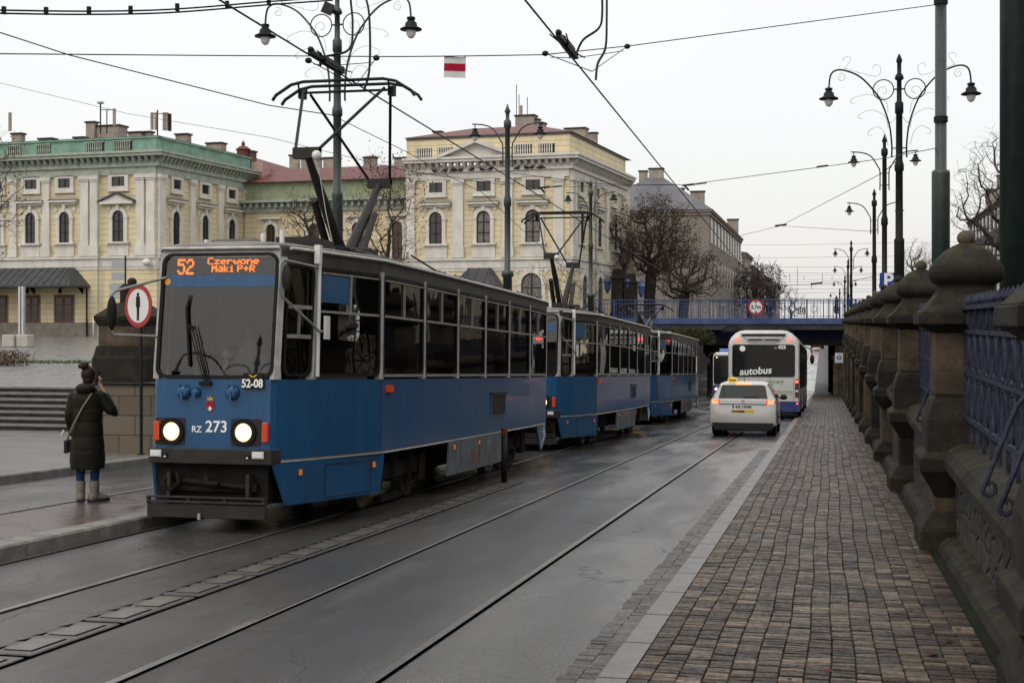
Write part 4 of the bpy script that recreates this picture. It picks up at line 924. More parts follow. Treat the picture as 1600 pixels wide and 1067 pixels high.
# second railing at the back of the deck
mb=MB(); mb.box(-40,BY+7.6,zt+rl-.06,3.4,BY+7.66,zt+rl); x=-20
while x<3.2: mb.box(x-.02,BY+7.6,zt,x+.02,BY+7.64,zt+rl); x+=.7
mb.obj('back_railing',M['iron'],tr)
# abutments and columns
for (x0,x1,y0,y1) in ((-19.5,-12.2,BY+1,BY+27),(.45,6,BY+2,BY+27)):
    mb=MB(); mb.box(x0,y0,-6,x1,y1,zt-1.96 if x0<-15 else zt-1.96); mb.obj('abutment',M['stonel'],br)
for px,D in ((1127,103),(1112,104)):
    v=W(px,540,D); mb=MB(); mb.s=True; mb.lathe([(.5,-4.4),(.5,-3.9),(.36,-3.8),(.33,-.9),(.45,-.8),(.62,-.55),(.62,zt-1.97)],c=(v.x,v.y,0),n=14); mb.obj('column',M['stone'],br)
mb=MB(); mb.box(.3,BY+1.9,-4.3,4,BY+2.2,-.95) ; mb.box(.18,BY+1.85,-.95,4,BY+2.3,-.7); mb.obj('abutment_cornice',M['stonel'],br)
def htxt(t):
    text('lettering','3,7m',.36,M['black'],t,tm_front(0,-.008,0),bold=.012)
    mb=MB(); mb.plate([(-.1,.40),(.1,.40),(0,.24)],.005,.008,FRONT(0)); mb.plate([(-.1,-.40),(.1,-.40),(0,-.24)],.005,.008,FRONT(0)); mb.obj('arrow_marks',M['black'],t)
rsign('round red ringed height limit sign 3,7m hanging on the bridge railing',W(1181,480,97.6),.54,0,htxt)
def bord(t,w,h): mb=MB(); mb.ring(rrect(-w/2,-h/2,w/2,h/2,.02),rrect(-w/2+.05,-h/2+.05,w/2-.05,h/2-.05,.01),0,.006,FRONT(0)); mb.obj('border',M['black'],t)
sqs('small white board with a black 10 on the bridge railing',1253,486,97.6,.50,.48,M['signw'],'10',M['black'],.42,rz=0,extra=bord)
# lantern pillars standing beyond the bridge
for px,py,l in ((965,405,'left'),(986,412,'right')):
    D=103; v=W(px,py,D); t=thing('lantern_pillar','stone pillar with a gilded spike and blue lanterns, the %s one of the pair'%l,'pillar',(v.x,v.y,zt),group='lantern pillars on the bridge'); h=v.z-zt
    mb=MB(); sq(mb,0,0,[(.5,0),(.5,.4),(.42,.45),(.42,h-1.5),(.5,h-1.45),(.5,h-1.3),(.35,h-1.25),(.3,h-.8)]); mb.obj('shaft',M['stone'],t); mb=MB(); sq(mb,0,0,[(.3,h-.8),(.34,h-.72),(.12,h-.3),(.02,h)]); mb.obj('spike',M['stonel'],t)
    for s in (-1,1):
        mb=MB(); mb.lathe([(.05,-.5),(.22,-.2),(.28,.3),(.34,.34),(.1,.6),(.02,.8)],c=(s*.75,0,h-2.0),n=6); mb.tube([(0,0,h-1.5),(s*.75,0,h-1.3)],.03); mb.obj('lantern',mat('lantern_blue',(.05,.08,.20),.4),t)
# guard rail and low posts at the pavement's end
for k in range(5):
    v=W(1301+k*6,612,106+k*.2); t=tag(MB().lathe([(.08,0),(.08,.75),(.05,.82)],c=(0,0,0),n=8).obj('guard_post',M['iron']),'dark low guard post at the end of the pavement, %s in the row'%('leftmost','second from left','middle','fourth from left','rightmost')[k],'bollard','guard posts under the bridge'); t.location=(v.x,v.y,gz(v.y)+.03)
# ---------------- overhead wires ----------------
def wire(label,pts,r=.008,cat='wire',sag=0):
    P=[p if isinstance(p,Vector) else W(*p) for p in pts]; Q=[]
    for a,b in zip(P,P[1:]):
        for k in range(8): t=k/8; q=a.lerp(b,t); q.z-=sag*4*t*(1-t); Q.append(q)
    Q.append(P[-1]); mb=MB(); mb.tube(Q,r,n=5); return tag(mb.obj('overhead_wire',M['iron'],fix=False),label,cat)
def cw(x,y): return Vector((x,y,gz(y)+5.52))
wire('contact wire above the near track, coming from the top centre of the photo',[cw(-3.07,y) for y in (5,20,40,60,85,110)],.012)
wire('contact wire above the parked blue trams',[cw(-6.2,y) for y in (5,17.4,32.5,50,70,95,115)],.012)
wire('span wire across the street carrying the white and red banner',[(-60,84,17),(300,87,18.5),(620,89,19.5),(730,88,19.6),(850,86,20),(985,72,21.5),(1462,8,24.4)],.008)
def cable(label,pts,r):
    P=[p if isinstance(p,Vector) else W(*p) for p in pts]; mb=MB(); arc_tube(mb,P,r,n=6,sub=8); return tag(mb.obj('power_cable',M['iron'],fix=False),label,'cable')
t=thing('feeder_cable','pair of thick feeder cables with clamps running along the top left','cable',(0,0,0))
Pf=[(-60,20,26),(100,23,27),(220,22,28),(300,18,28.5),(420,8,29),(520,1,29.5)]
mb=MB(); arc_tube(mb,[W(*p) for p in Pf],.018); mb.obj('cable',M['black'],t); mb=MB(); arc_tube(mb,[W(p[0],p[1]-5,p[2]) for p in Pf],.018); mb.obj('cable',M['black'],t)
mb=MB(); arc_tube(mb,[W(520,-4,29.6),W(620,-12,30),W(700,-20,30)],.018); mb.obj('cable',M['black'],t)
for px,py in ((6,20),(72,21),(139,20),(204,19),(277,15),(355,11),(420,5)):
    v=W(px,py-2,27+px/200); mb=MB(); mb.box(v.x-.035,v.y-.03,v.z-.06,v.x+.035,v.y+.03,v.z+.09); mb.obj('clamp',M['black'],t)
wire('long sloping wire from the upper left down to the ornate lamp pole',[(-60,32,22),(110,87,24),(420,165,27),(524,181,29.2)],.011)
wire('thin wire from the left edge crossing below the roof antennas',[(-60,118,60),(0,130,60),(200,178,58),(420,215,50),(636,268,42),(700,277,40),(793,290,37.2)],.009)
wire('sloping wire from the ornate lamp pole towards the pavilion lamp',[(530,186,29.2),(640,240,33),(700,275,36),(752,300,40),(893,430,54)],.009)
wire('cross span from the pavilion lamp to the thick pole on the right',[(793,270,37),(940,288,36),(1070,289,35),(1285,261,31),(1380,248,28),(1462,232,24.4)],.008)
wire('faint wire running left from the cross span over the pavilion',[(640,268,42),(850,293,40),(1000,290,37),(1070,289,35)],.006)
wire('slanting wire from the right lamps down to the grey house',[(1145,371,90),(1220,353,75),(1380,270,45),(1402,250,34)],.012)
wire('wire from the splice above the bridge to the right hand lamps',[(1220,353,75),(1300,358,62),(1366,362,51)],.010)
wire('low span with a turnbuckle above the bridge railing',[(1120,448,100),(1276,444,90),(1322,441,82),(1366,432,51)],.012)
for i,(y,dy) in enumerate(((383,-3),(403,-2),(418,0),(427,2),(431,-1),(437,1),(441,-3),(446,0),(452,2),(458,-2))):
    wire('railway overhead wire beyond the bridge, %s counted from the top'%('first','second','third','fourth','fifth','sixth','seventh','eighth','ninth','lowest')[i],[(1147 if i<8 else 1200,y,135),(1250,y-.5,138),(1340,y+dy*.4-1,140),(1420,y+dy-1,142),(1620,y+dy*2,150)],.012)
mb=MB()
for px,y0,y1 in ((1212,418,431),(1234,427,441),(1246,418,446),(1256,431,437),(1285,427,441),(1300,431,437),(1268,441,452),(1310,441,446)): a,b=W(px,y0,138),W(px,y1,138); mb.tube([a,b],.02,n=4)
tag(mb.obj('wire_droppers',M['iron']),'short vertical droppers tying the railway wires together','wire',kind='stuff')
# section insulators hanging over each track
def insulator(label,c,ang):
    t=thing('section_insulator',label,'insulator',c,(-SL,0,0),group='section insulators in the contact wires'); t.scale=(.8,.8,.7)
    mb=MB(); mb.box(-.035,-.9,-.03,.035,.6,.05); mb.box(-.05,-.35,-.05,.05,.25,.08); mb.tube([(-.12,-.9,.02),(-.05,-.3,0),(-.05,.3,0),(-.12,.7,.02)],.012,n=5); mb.tube([(.12,-.9,.02),(.05,-.3,0),(.05,.3,0),(.12,.7,.02)],.012,n=5)
    for yy in (-.85,-.5,.55): mb.ell((0,yy,.05),(.05,.09,.06),8,6)
    mb.obj('runner',M['iron'],t)
    return t
insulator('section insulator above the leading tram, touching its pantograph',Vector((-6.2,17.0,gz(17)+5.56)),0)
insulator('section insulator over the near track, hung from the span wire at the top centre',Vector((-3.07,16.8,gz(16.8)+5.58)),0)
def vhang(label,L_,R_,c):
    t=thing('suspension_bridle',label,'wire',(0,0,0),group='bridles carrying the section insulators')
    for q in (L_,R_):
        mb=MB(); mb.tube([W(*q),W(*c)],.007,n=4); mb.obj('bridle_wire',M['iron'],t); mb=MB(); mb.ell(W(*q),(.05,.05,.04),8,6); mb.obj('clamp',M['iron'],t)
    mb=MB(); a=W(L_[0]+8,L_[1]+6,L_[2]); b=W(R_[0]-6,R_[1]+7,R_[2]); m_=W((c[0]+L_[0])/2+10,L_[1]+7,L_[2]); mb.tube([a,m_,b],.006,n=4); mb.obj('cross_wire',M['iron'],t)
vhang('small wire bridle above the leading tram pantograph',(482,95,18.6),(588,91,19.2),(556,134,18.8)); vhang('small wire bridle under the span wire at the top centre',(852,84,20),(980,73,21.2),(925,112,18.5))
cable('curved black power cable rising left of the central insulator',[(902,80,18.4),(912,62,18.4),(936,44,18.5),(941,20,18.6),(940,-25,18.8)],.016)
cable('straight black power cable rising right of the central insulator',[(931,125,18.0),(934,100,18.1),(946,75,18.3),(948,30,18.5),(948,-25,18.8)],.016)
cable('curved black power cable in front of the ornate lamp, feeding the left insulator',[(500,104,18.6),(506,90,18.6),(545,78,18.8),(551,40,19),(548,0,19.2),(548,-25,19.3)],.016)
cable('black power cable hanging right of the ornate lamp pole',[(569,141,18.5),(577,110,18.6),(578,50,18.8),(574,6,19),(560,-25,19.2)],.016)
# line hangers
for px,py,D,l in ((1075,290,34.6,'T shaped wire hanger on the cross span, above the grey house'),(850,294,38,'small wire hanger in front of the pavilion windows'),(1220,353,74.5,'small wire splice above the bridge'),(1276,444,89.5,'turnbuckle on the low span over the bridge'),(1285,261,30.8,'short turnbuckle on the cross span, right of centre')):
    v=W(px,py,D); s=D/34; t=MB(); t.tube([v+Vector((-.14*s,0,.0)),v+Vector((.14*s,0,.03*s))],.03*s*.8,n=6)
    if px in (1075,850): t.tube([v+Vector((-.08*s,0,0)),v+Vector((.02*s,0,-.12*s))],.025*s,n=5); t.tube([v,v+Vector((.45*s,0,.05*s))],.015*s,n=5)
    tag(t.obj('wire_fitting',M['iron']),l,'wire fitting')
# banner
bv=W(711,88,19.6); t=thing('banner','small white banner with a red band hanging from the span wire','banner',bv,(0,0,TH))
def bw(x,z): return (x,.018*math.sin(x*14),z)
def strip(name,z0,z1,m,par):
    mb=MB(); n=10; fr=[];
    for (zz) in (z0,z1): fr.append(zz)
    V=[];fs=[]
    for i in range(n+1):
        x=-.15+.3*i/n
        for zz in fr:
            for d in (0,.004): q=bw(x+(zz+.0)*.02,zz); V.append((q[0],q[1]+d,q[2]))
    for i in range(n):
        a=i*4; b=a+4; fs+=[(a,a+2,b+2,b),(a+1,b+1,b+3,a+3),(a,b,b+1,a+1),(a+2,a+3,b+3,b+2)]
    mb.add(V,fs); return mb.obj(name,m,par)
c=strip('cloth',-.30,-.01,M['banner'],t); strip('red_band',-.206,-.105,M['bannerr'],c).location=(0,-.006,0)
mb=MB()
for x in (-.14,.14): mb.tube([(x,0,-.02),(x,0,.01)],.006,n=4)
mb.obj('tie',M['iron'],t)
# ---------------- station building ----------------
SA=W(245,526,95); SR=TH-math.atan(700/2200)
st=thing('station_building','long pale yellow railway station with white pilasters, a green cornice wing and a pedimented pavilion','building',SA,(0,0,SR))
SI=(Matrix.Translation(SA)@Matrix.Rotation(SR,4,'Z')).inverted()
def SLc(px,py,D): return SI@W(px,py,D)
def rust_mat(name,c1,c2):
    m,n,p=nodes_mat(name); L=n.links; t=N(n,'TexCoord'); s=N(n,'SeparateXYZ'); L.new(t.outputs['Object'],s.inputs[0])
    a=N(n,'Math',operation='ADD'); L.new(s.outputs[0],a.inputs[0]); L.new(s.outputs[1],a.inputs[1]); c=N(n,'CombineXYZ'); L.new(a.outputs[0],c.inputs[0]); L.new(s.outputs[2],c.inputs[1])
    b=N(n,'TexBrick'); b.inputs['Scale'].default_value=1; b.inputs['Brick Width'].default_value=60; b.inputs['Row Height'].default_value=.385; b.inputs['Mortar Size'].default_value=.016; b.inputs['Mortar Smooth'].default_value=.3; b.inputs['Color1'].default_value=(*c1,1); b.inputs['Color2'].default_value=(*c2,1); b.inputs['Mortar'].default_value=(c1[0]*.42,c1[1]*.38,c1[2]*.4,1); L.new(c.outputs[0],b.inputs[0])
    z=N(n,'TexNoise',i_Scale=.7,i_Detail=8,i_Roughness=.65); L.new(t.outputs['Object'],z.inputs[0]); mp_=N(n,'Mapping'); mp_.inputs['Scale'].default_value=(1.2,1.2,.35); L.new(t.outputs['Object'],mp_.inputs[0]); L.new(mp_.outputs[0],z.inputs[0]); cc=mixc(n,mrange(n,z.outputs[0],.40,.68,0,.55),b.outputs[0],tuple(v*.62 for v in c1))
    L.new(cc,p.inputs['Base Color']); p.inputs['Roughness'].default_value=.85
    bb=N(n,'Bump'); bb.inputs['Strength'].default_value=.5; bb.inputs['Distance'].default_value=.03; bb.invert=True; L.new(b.outputs['Fac'],bb.inputs['Height']); L.new(bb.outputs[0],p.inputs['Normal']); return m
M['yel']=rust_mat('yellow_stucco',(.70,.60,.385),(.69,.59,.375))
M['wst']=mat('white_stucco',(.68,.66,.60),.8,var=.15,vs=1.6,col2=(.52,.50,.45),stretch=(1,1,.5))
M['cop']=mat('green_copper',(.22,.38,.30),.7,var=.3,vs=1.0,col2=(.15,.22,.17))
M['frz']=mat('grey_green_frieze',(.34,.38,.32),.8,var=.2,vs=2)
M['rred']=mat('red_roof',(.13,.045,.04),.5,var=.25,vs=1.5)
M['dkroof']=mat('dark_sheet_roof',(.06,.062,.065),.5,var=.2,vs=2)
M['wood']=mat('brown_door_wood',(.13,.05,.02),.5,var=.2,vs=5)
M['chim']=mat('chimney_plaster',(.30,.27,.23),.9,var=.25,vs=2)
M['gryst']=mat('grey_base_stone',(.20,.18,.15),.9,var=.25,vs=2)
M['pane']=mat('window_pane',(.03,.032,.034),.08,var=.5,vs=.8,col2=(.012,.012,.012),spec=.6)
M['curt']=mat('curtained_pane',(.16,.15,.14),.5,var=.4,vs=4)
FM=lambda Y0: Matrix(((1,0,0,0),(0,-1,0,Y0),(0,0,1,0),(0,0,0,1)))      # (u,w,z)->(u,Y0-w,z)
SM=lambda X0: Matrix(((0,1,0,X0),(1,0,0,0),(0,0,1,0),(0,0,0,1)))       # (u,w,z)->(X0+w,u,z)
def fmb(Mx): b=MB(); b.M=Mx; return b
UP=lambda u,v,w:(u,w,v)
def box_part(name,m,x0,y0,z0,x1,y1,z1,bev=0): b=MB(); b.box(x0,y0,z0,x1,y1,z1); return b.obj(name,m,st,bevel=bev)
# walls
box_part('wall',M['yel'],-40,0,0,0,13.2,10.98); box_part('wall',M['yel'],0,12,0,14.2,22,9.3); box_part('wall',M['yel'],14.08,10,0,26.12,28.5,11.4)
box_part('base_course',M['gryst'],-40,-.08,0,-6.35,0,.95)
box_part('base_course',M['gryst'],-6.35,-.08,0,.08,0,.95); box_part('base_course',M['gryst'],0,0,0,.08,13,.95)
def facade(Mx,u0,u1,frz,cor,att,balus,pil_end=True,zt=13.56,proj=.8,brk=.5):
    b=fmb(Mx); b.box(u0,0,4.75,u1,.10,5.3); b.box(u0,0,5.3,u1,.22,5.46); b.obj('string_course',M['wst'],st)
    b=fmb(Mx); b.box(u0,0,4.55,u1,.06,4.75); b.box(u0,0,8.95+.6,u1,.04,9.62) ; b.obj('thin_moulding',M['wst'],st)
    b=fmb(Mx); b.box(u0,-.1,10.98,u1,.14,11.5); b.obj('frieze',frz,st)
    b=fmb(Mx); b.box(u0,-.1,11.5,u1+(proj*.35 if pil_end else 0),proj*.35,11.95); b.box(u0,-.1,12.16,u1+(proj if pil_end else 0),proj,12.36); b.box(u0,-.1,12.36,u1+(proj*1.12 if pil_end else 0),proj*1.12,12.52); b.obj('cornice',cor,st)
    b=fmb(Mx); n=int((u1-u0)/brk)
    for k in range(n+1):
        u=u0+(u1-u0)*k/n; b.loft([[(u-.11,.12,11.62),(u+.11,.12,11.62),(u+.11,.2,11.62),(u-.11,.2,11.62)],[(u-.11,.12,11.8),(u+.11,.12,11.8),(u+.11,.5,11.9),(u-.11,.5,11.9)],[(u-.11,.12,12.155),(u+.11,.12,12.155),(u+.11,proj*.85,12.155),(u-.11,proj*.85,12.155)]])
    b.obj('cornice_brackets',cor,st)
    b=fmb(Mx); b.box(u0,-.5,12.5,u1,-.02,zt-.14); b.obj('attic',att,st); b=fmb(Mx); b.box(u0,-.55,zt-.14,u1+.08,.08,zt); b.obj('attic_coping',M['dkroof'] if att is M['yel'] else M['cop'],st)
    for (a,c) in balus:
        b=fmb(Mx); b.c=1; b.box(a,-.03,12.62,c,.0,13.3); b.c=0; k=a+.1
        while k<c-.05: b.lathe([(.03,12.66),(.055,12.85),(.035,13.05),(.05,13.25)],c=(k,.03,0),n=6); k+=.17
        b.box(a,0,12.58,c,.08,12.64); b.box(a,0,13.27,c,.08,13.33); b.obj('balustrade',[M['wst'] if att is M['yel'] else M['frz'],M['dgrey']],st)
facade(FM(0),-40,0,M['frz'],M['frz'],M['cop'],[(-3.4,-1.9),(-5.6,-4.1),(-9.6,-8.4),(-12,-10.8),(-15,-13.6)])
facade(SM(0),0,13.2,M['frz'],M['frz'],M['cop'],[],False)
facade(FM(10),14.08,26.12,M['wst'],M['wst'],M['yel'],[(14.8,16.0),(16.45,17.6),(22.15,23.4),(23.9,25.05)],zt=14.05)
facade(SM(26.12),10,27,M['wst'],M['wst'],M['yel'],[],False,zt=14.05)
def pilaster(Mx,u0,u1,z0=5.48,m=None):
    b=fmb(Mx); b.box(u0,0,z0,u1,.18,10.6); b.box(u0-.08,0,z0,u1+.08,.26,z0+.75); b.box(u0-.05,0,10.6,u1+.05,.23,10.72); b.box(u0-.1,0,10.72,u1+.1,.28,10.98); b.obj('pilaster',m or M['wst'],st)
for a,c in ((-.72,-.08),(-1.53,-.9),(-5.92,-5.28),(-5.12,-4.55),(-8.97,-8.4),(-11.65,-11.1),(-14.6,-14.0),(-17.4,-16.8)): pilaster(FM(0),a,c)
for a,c in ((.1,.85),(4.15,4.8),(8.05,8.75),(12.0,12.8)): pilaster(SM(0),a,c)
for a,c in ((14.15,14.75),(17.62,18.4),(21.3,22.05),(25.0,25.7)): pilaster(FM(10),a,c)
for a,c in ((10.1,10.6),(10.9,11.4),(15.2,15.8),(20.0,20.7),(25.6,26.3)): pilaster(SM(26.12),a,c)
def small_win(Mx,u0,u1,z0,z1):
    b=fmb(Mx); b.ring([(u0-.28,z0-.25),(u1+.28,z0-.25),(u1+.28,z1+.22),(u0-.28,z1+.22)],[(u0,z0),(u1,z0),(u1,z1),(u0,z1)],0,.14,UP); b.box(u0-.34,.02,z0-.36,u1+.34,.2,z0-.25); w_=b.obj('window',M['wst'],st)
    b=fmb(Mx); b.plate([(u0,z0),(u1,z0),(u1,z1),(u0,z1)],.005,.02,UP); b.c=1; c=(u0+u1)/2; b.box(c-.04,.02,z0,c+.04,.05,z1); b.obj('pane',[M['pane'],M['dgrey']],w_)
def arch_win(Mx,u0,u1,z0,z1,hood=None,curt=False,sill=True,frame=None):
    b=fmb(Mx); o=arch(u0-.27,z0,u1+.27,z1+.27); i=arch(u0,z0,u1,z1); b.ring(o,i,0,.16,UP)
    if sill:
        b.box(u0-.45,.02,z0-.14,u1+.45,.3,z0); b.box(u0-.35,0,5.5,u1+.35,.12,z0-.14)
    b.box(u0-.33,.02,z1-(u1-u0)/2-.08,u0-.0,.2,z1-(u1-u0)/2+.03); b.box(u1,.02,z1-(u1-u0)/2-.08,u1+.33,.2,z1-(u1-u0)/2+.03)
    b.plate(circ(u0-.32,z1+.18,.14,12),.0,.08,UP); b.plate(circ(u1+.32,z1+.18,.14,12),.0,.08,UP); c=(u0+u1)/2; b.box(c-.12,.02,z1+.0,c+.12,.24,z1+.5)
    w_=b.obj('window',M['wst'],st)
    b=fmb(Mx); b.plate(i,.005,.025,UP); b.c=1; b.box(c-.045,.02,z0,c+.045,.06,z1-.15)
    for z in (z0+(z1-z0)*.33,z0+(z1-z0)*.66): b.box(u0,.02,z-.03,u1,.06,z+.03)
    b.ring(i,arch(u0+.07,z0+.07,u1-.07,z1-.07),.02,.06,UP); b.obj('pane',[M['curt'] if curt else M['pane'],frame or M['dgrey']],w_)
    if hood=='flat':
        b=fmb(Mx); b.box(u0-.55,0,9.05,u1+.55,.22,9.22); b.box(u0-.68,0,9.22,u1+.68,.42,9.36); b.c=1; b.box(u0-.7,0,9.36,u1+.7,.44,9.41); b.obj('hood',[M['wst'],M['dkroof']],w_)
    if hood=='ped':
        b=fmb(Mx); b.box(u0-.85,0,9.0,u1+.85,.4,9.16); b.plate([(u0-.9,9.16),(u1+.9,9.16),(c,9.72)],.0,.3,UP); b.c=1
        for s in (-1,1): b.loft([[(c,0,9.70),(c,.45,9.70),(c,.45,9.80),(c,0,9.80)],[(c+s*1.45,0,9.12),(c+s*1.45,.45,9.12),(c+s*1.45,.45,9.22),(c+s*1.45,0,9.22)]])
        b.obj('hood',[M['wst'],M['dkroof']],w_)
for a,c in ((-3.44,-2.43),(-7.7,-6.75),(-10.4,-9.45),(-13.3,-12.35),(-16.2,-15.2)):
    small_win(FM(0),a,c,10.22,10.87)
for a,c,h in ((-3.38,-2.5,'ped'),(-7.62,-6.8,'flat'),(-10.38,-9.55,'flat'),(-13.25,-12.4,'flat'),(-16.1,-15.25,'flat')): arch_win(FM(0),a,c,6.45,8.57,h,curt=a<-12)
for a,c in ((1.95,2.95),(5.75,6.8),(9.6,10.7)): small_win(SM(0),a,c,10.15,10.8)
for a,c in ((1.85,2.75),(5.75,6.7),(9.58,10.6)): arch_win(SM(0),a,c,6.2,8.6,'flat')
for a,c in ((15.85,16.85),(19.4,20.45),(23.0,24.05)): small_win(FM(10),a,c,10.12,10.82)
for a,c in ((15.85,16.82),(19.4,20.4),(22.97,24.03)): arch_win(FM(10),a,c,6.5,8.75,'flat',curt=a>19)
for a,c in ((12.4,13.5),(16.9,18.0),(22.3,23.4)): small_win(SM(26.12),a,c,10.12,10.82)
for a,c in ((12.4,13.5),(17.4,18.6),(22.5,23.6)): arch_win(SM(26.12),a,c,6.5,8.75,'flat')
arch_win(FM(10),22.67,24.15,1.4,4.37,None,True,False); arch_win(FM(10),15.6,16.9,1.4,4.2,None,True,False)
for a in (13,17.5,22): arch_win(SM(26.12),a,a+1.3,1.4,4.3,None,True,False)
# pediment on the pavilion
b=fmb(FM(10)); b.plate([(17.1,12.5),(21.95,12.5),(19.55,13.5)],-.1,.5,UP); b.c=1
for s,e in ((1,21.95),(-1,17.1)): b.loft([[(19.55,-.3,13.45),(19.55,.95,13.45),(19.55,.95,13.72),(19.55,-.3,13.72)],[(e+s*.35,-.3,12.4),(e+s*.35,.95,12.4),(e+s*.35,.95,12.62),(e+s*.35,-.3,12.62)]])
b.obj('pediment',[M['wst'],M['wst']],st)
# roofs
b=MB(); b.loft([[(13.9,9.9,14.06),(26.3,9.9,14.06),(26.3,28.5,14.06),(13.9,28.5,14.06)],[(17.5,14.5,15.2),(22.5,14.5,15.2),(22.5,25,15.2),(17.5,25,15.2)]]); b.obj('roof',M['rred'],st)
b=MB(); b.loft([[(-40,-.1,13.57),(.1,-.1,13.57),(.1,13.3,13.57),(-40,13.3,13.57)],[(-38,5,14.2),(-4,5,14.2),(-4,10,14.2),(-38,10,14.2)]]); b.obj('roof',M['rred'],st)
# link wing: green cornice, green attic wall and red roof
b=fmb(FM(12)); b.box(.05,-.1,9.2,14.1,.2,9.9); b.box(.05,-.1,9.9,14.1,.75,10.08); b.obj('cornice',M['frz'],st)
b=fmb(FM(12)); b.box(.05,-.6,10.08,14.1,-.05,11.45); b.obj('attic',mat('pale_green_wall',(.26,.30,.19),.85,var=.2,vs=1.5),st)
n=26
for k in range(n): u=.3+13.5*k/n; b=fmb(FM(12)); b.box(u,.2,9.55,u+.2,.55,9.88); b.obj('cornice_bracket',M['frz'],st)
b=MB(); b.loft([[(.0,11.6,11.45),(14.1,11.6,11.45),(14.1,22,11.45),(.0,22,11.45)],[(.0,16,12.9),(14.1,16,12.9),(14.1,19,12.9),(.0,19,12.9)]]); b.obj('roof',M['rred'],st)
b=MB(); b.add([(0.05,13.25,11.4),(0.05,20,11.4),(.05,20,13.4),(.05,13.25,13.6),(3.2,16,12.4),(3.2,16.5,12.4)],[(0,1,2,3)]); b.box(0.0,13.25,10.9,1.0,14.5,13.2); b.obj('gable_wall',mat('pink_plaster',(.42,.28,.25),.85),st)
for a,c in ((2.0,2.75),(5.5,6.4),(9.0,9.9),(12.2,13.0)): 
    arch_win(FM(12),a,c,5.6,8.3,None,sill=False,frame=M['wood'])
    b=fmb(FM(12)); b.box(a-.5,0,8.68,c+.5,.35,8.82); b.obj('hood',M['wst'],st)
b=MB(); b.box(5.1,12.9,12.0,5.6,13.6,12.6); b.c=1; b.box(5.2,12.87,12.1,5.5,12.9,12.45); b.obj('dormer',[M['wst'],M['pane']],st)
# chimneys: (px left, px right, top, bottom, distance)
for x0,x1,t_,b_,D in ((134,150,190,222,104),(151,193,196,222,104),(200,224,206,222,100),(226,236,205,220,100),(274,296,209,228,104),(322,350,223,240,108),(60,85,216,230,102),(18,36,208,235,100),(115,134,214,228,100),(452,467,242,268,118),(470,500,247,275,116),(505,530,246,272,114),(568,588,245,270,114),(616,636,246,270,112),(677,690,205,212,108),(711,718,206,212,108),(805,837,180,212,112),(826,843,186,212,112),(840,852,192,212,112),(882,917,200,214,118),(917,933,207,232,120),(375,398,236,250,108)):
    a=SLc(x0,t_,D); c=SLc(x1,b_,D); z1=a.z; xa,xb=a.x,c.x; y=a.y; b=MB(); wd=max(.5,(xb-xa)*.6)
    b.box(xa,y,c.z-1.5,xb,y+wd,z1-.12); b.c=1; b.box(xa-.08,y-.08,z1-.12,xb+.08,y+wd+.08,z1); b.obj('chimney',[M['chim'] if x0!=375 else M['rred'],M['dgrey']],st)
v=SLc(380,228,108); b=MB(); b.lathe([(.5,-.9),(.5,-.35),(.62,-.3),(.3,-.05),(.1,.0),(.16,.15),(.02,.4)],c=(v.x,v.y,v.z),n=10); b.obj('roof_vent',M['rred'],st)
# rooftop aerials
def mast(px,y0,y1,D,r=.05,name='mast'):
    a=SLc(px,y1,D); c=SLc(px,y0,D); b=MB(); b.tube([(a.x,a.y,a.z-.6),(a.x,a.y,c.z)],r,n=6); b.obj(name,M['iron'],st)
for px,y0,y1,r in ((157,162,196,.05),(167,172,196,.04),(246,172,206,.05)): mast(px,y0,y1,102,r)
for px,y0,y1,D in ((178,170,197,102),(237,176,203,102),(243,176,203,102),(256,176,204,102),(260,176,204,102),(265,178,205,102),(15,176,205,100),(814,165,182,112)):
    a=SLc(px-2,y0,D); c=SLc(px+2,y1,D); b=MB(); b.box(a.x,a.y,c.z,c.x,a.y+.15,a.z); b.obj('antenna_panel',M['chim'] if px!=265 else M['iron'],st)
v=SLc(157,164,102); b=MB(); b.lathe([(.02,0),(.25,.1),(.28,.2)],c=(v.x,v.y,v.z),n=12); b.obj('dish',M['signw'],st)
for px,y0,y1 in ((807,133,182),(811,148,182),(824,152,186)): mast(px,y0,y1,112,.03)
b=MB(); a=SLc(237,178,102); c=SLc(265,178,102); b.tube([a,c],.03,n=4); a=SLc(157,172,102); c=SLc(178,172,102); b.tube([a,c],.03,n=4); b.obj('aerial_crossbar',M['iron'],st)
for Mx,u in ((FM(0),-4.35),(SM(0),12.95),(SM(26.12),16.1)):
    b=fmb(Mx); b.tube([(u,.33,0),(u,.33,11.4)],.06,n=6); b.obj('downpipe',M['frz'],st)
# canopies
def canopy(Mx,u0,u1,dp,z0,z1,post=True):
    b=fmb(Mx); b.loft([[(u0,0,z0),(u1,0,z0),(u1,dp,z0),(u0,dp,z0)],[(u0,0,z0+.12),(u1,0,z0+.12),(u1,dp,z0+.12),(u0,dp,z0+.12)],[(u0+dp*.5,0,z1),(u1-dp*.5,0,z1),(u1-dp*.5,dp*.3,z1),(u0+dp*.5,dp*.3,z1)]])
    n=int((u1-u0)/.6)
    for k in range(n): u=u0+.3+(u1-u0-.6)*k/max(1,n-1); b.tube([(u,dp+.01,z0+.14),(min(max(u,u0+dp*.5),u1-dp*.5),dp*.3,z1+.02)],.025,n=4)
    c=b.obj('canopy',M['dkroof'],st)
    b=fmb(Mx)
    for u in (u0+.15,u1-.15): b.tube([(u,.2,0),(u,.2,z0)],.06,n=8)
    for k in range(5): u=u0+.6+(u1-u0-1.2)*k/4; b.plate([(0,0),(0,-.45),(.1,-.4),(.5,-.05),(.9,0)],-.03,.03,lambda p,q,w_,u=u:(u+w_,p,z0+q))
    b.obj('canopy_bracket',M['iron'],c)
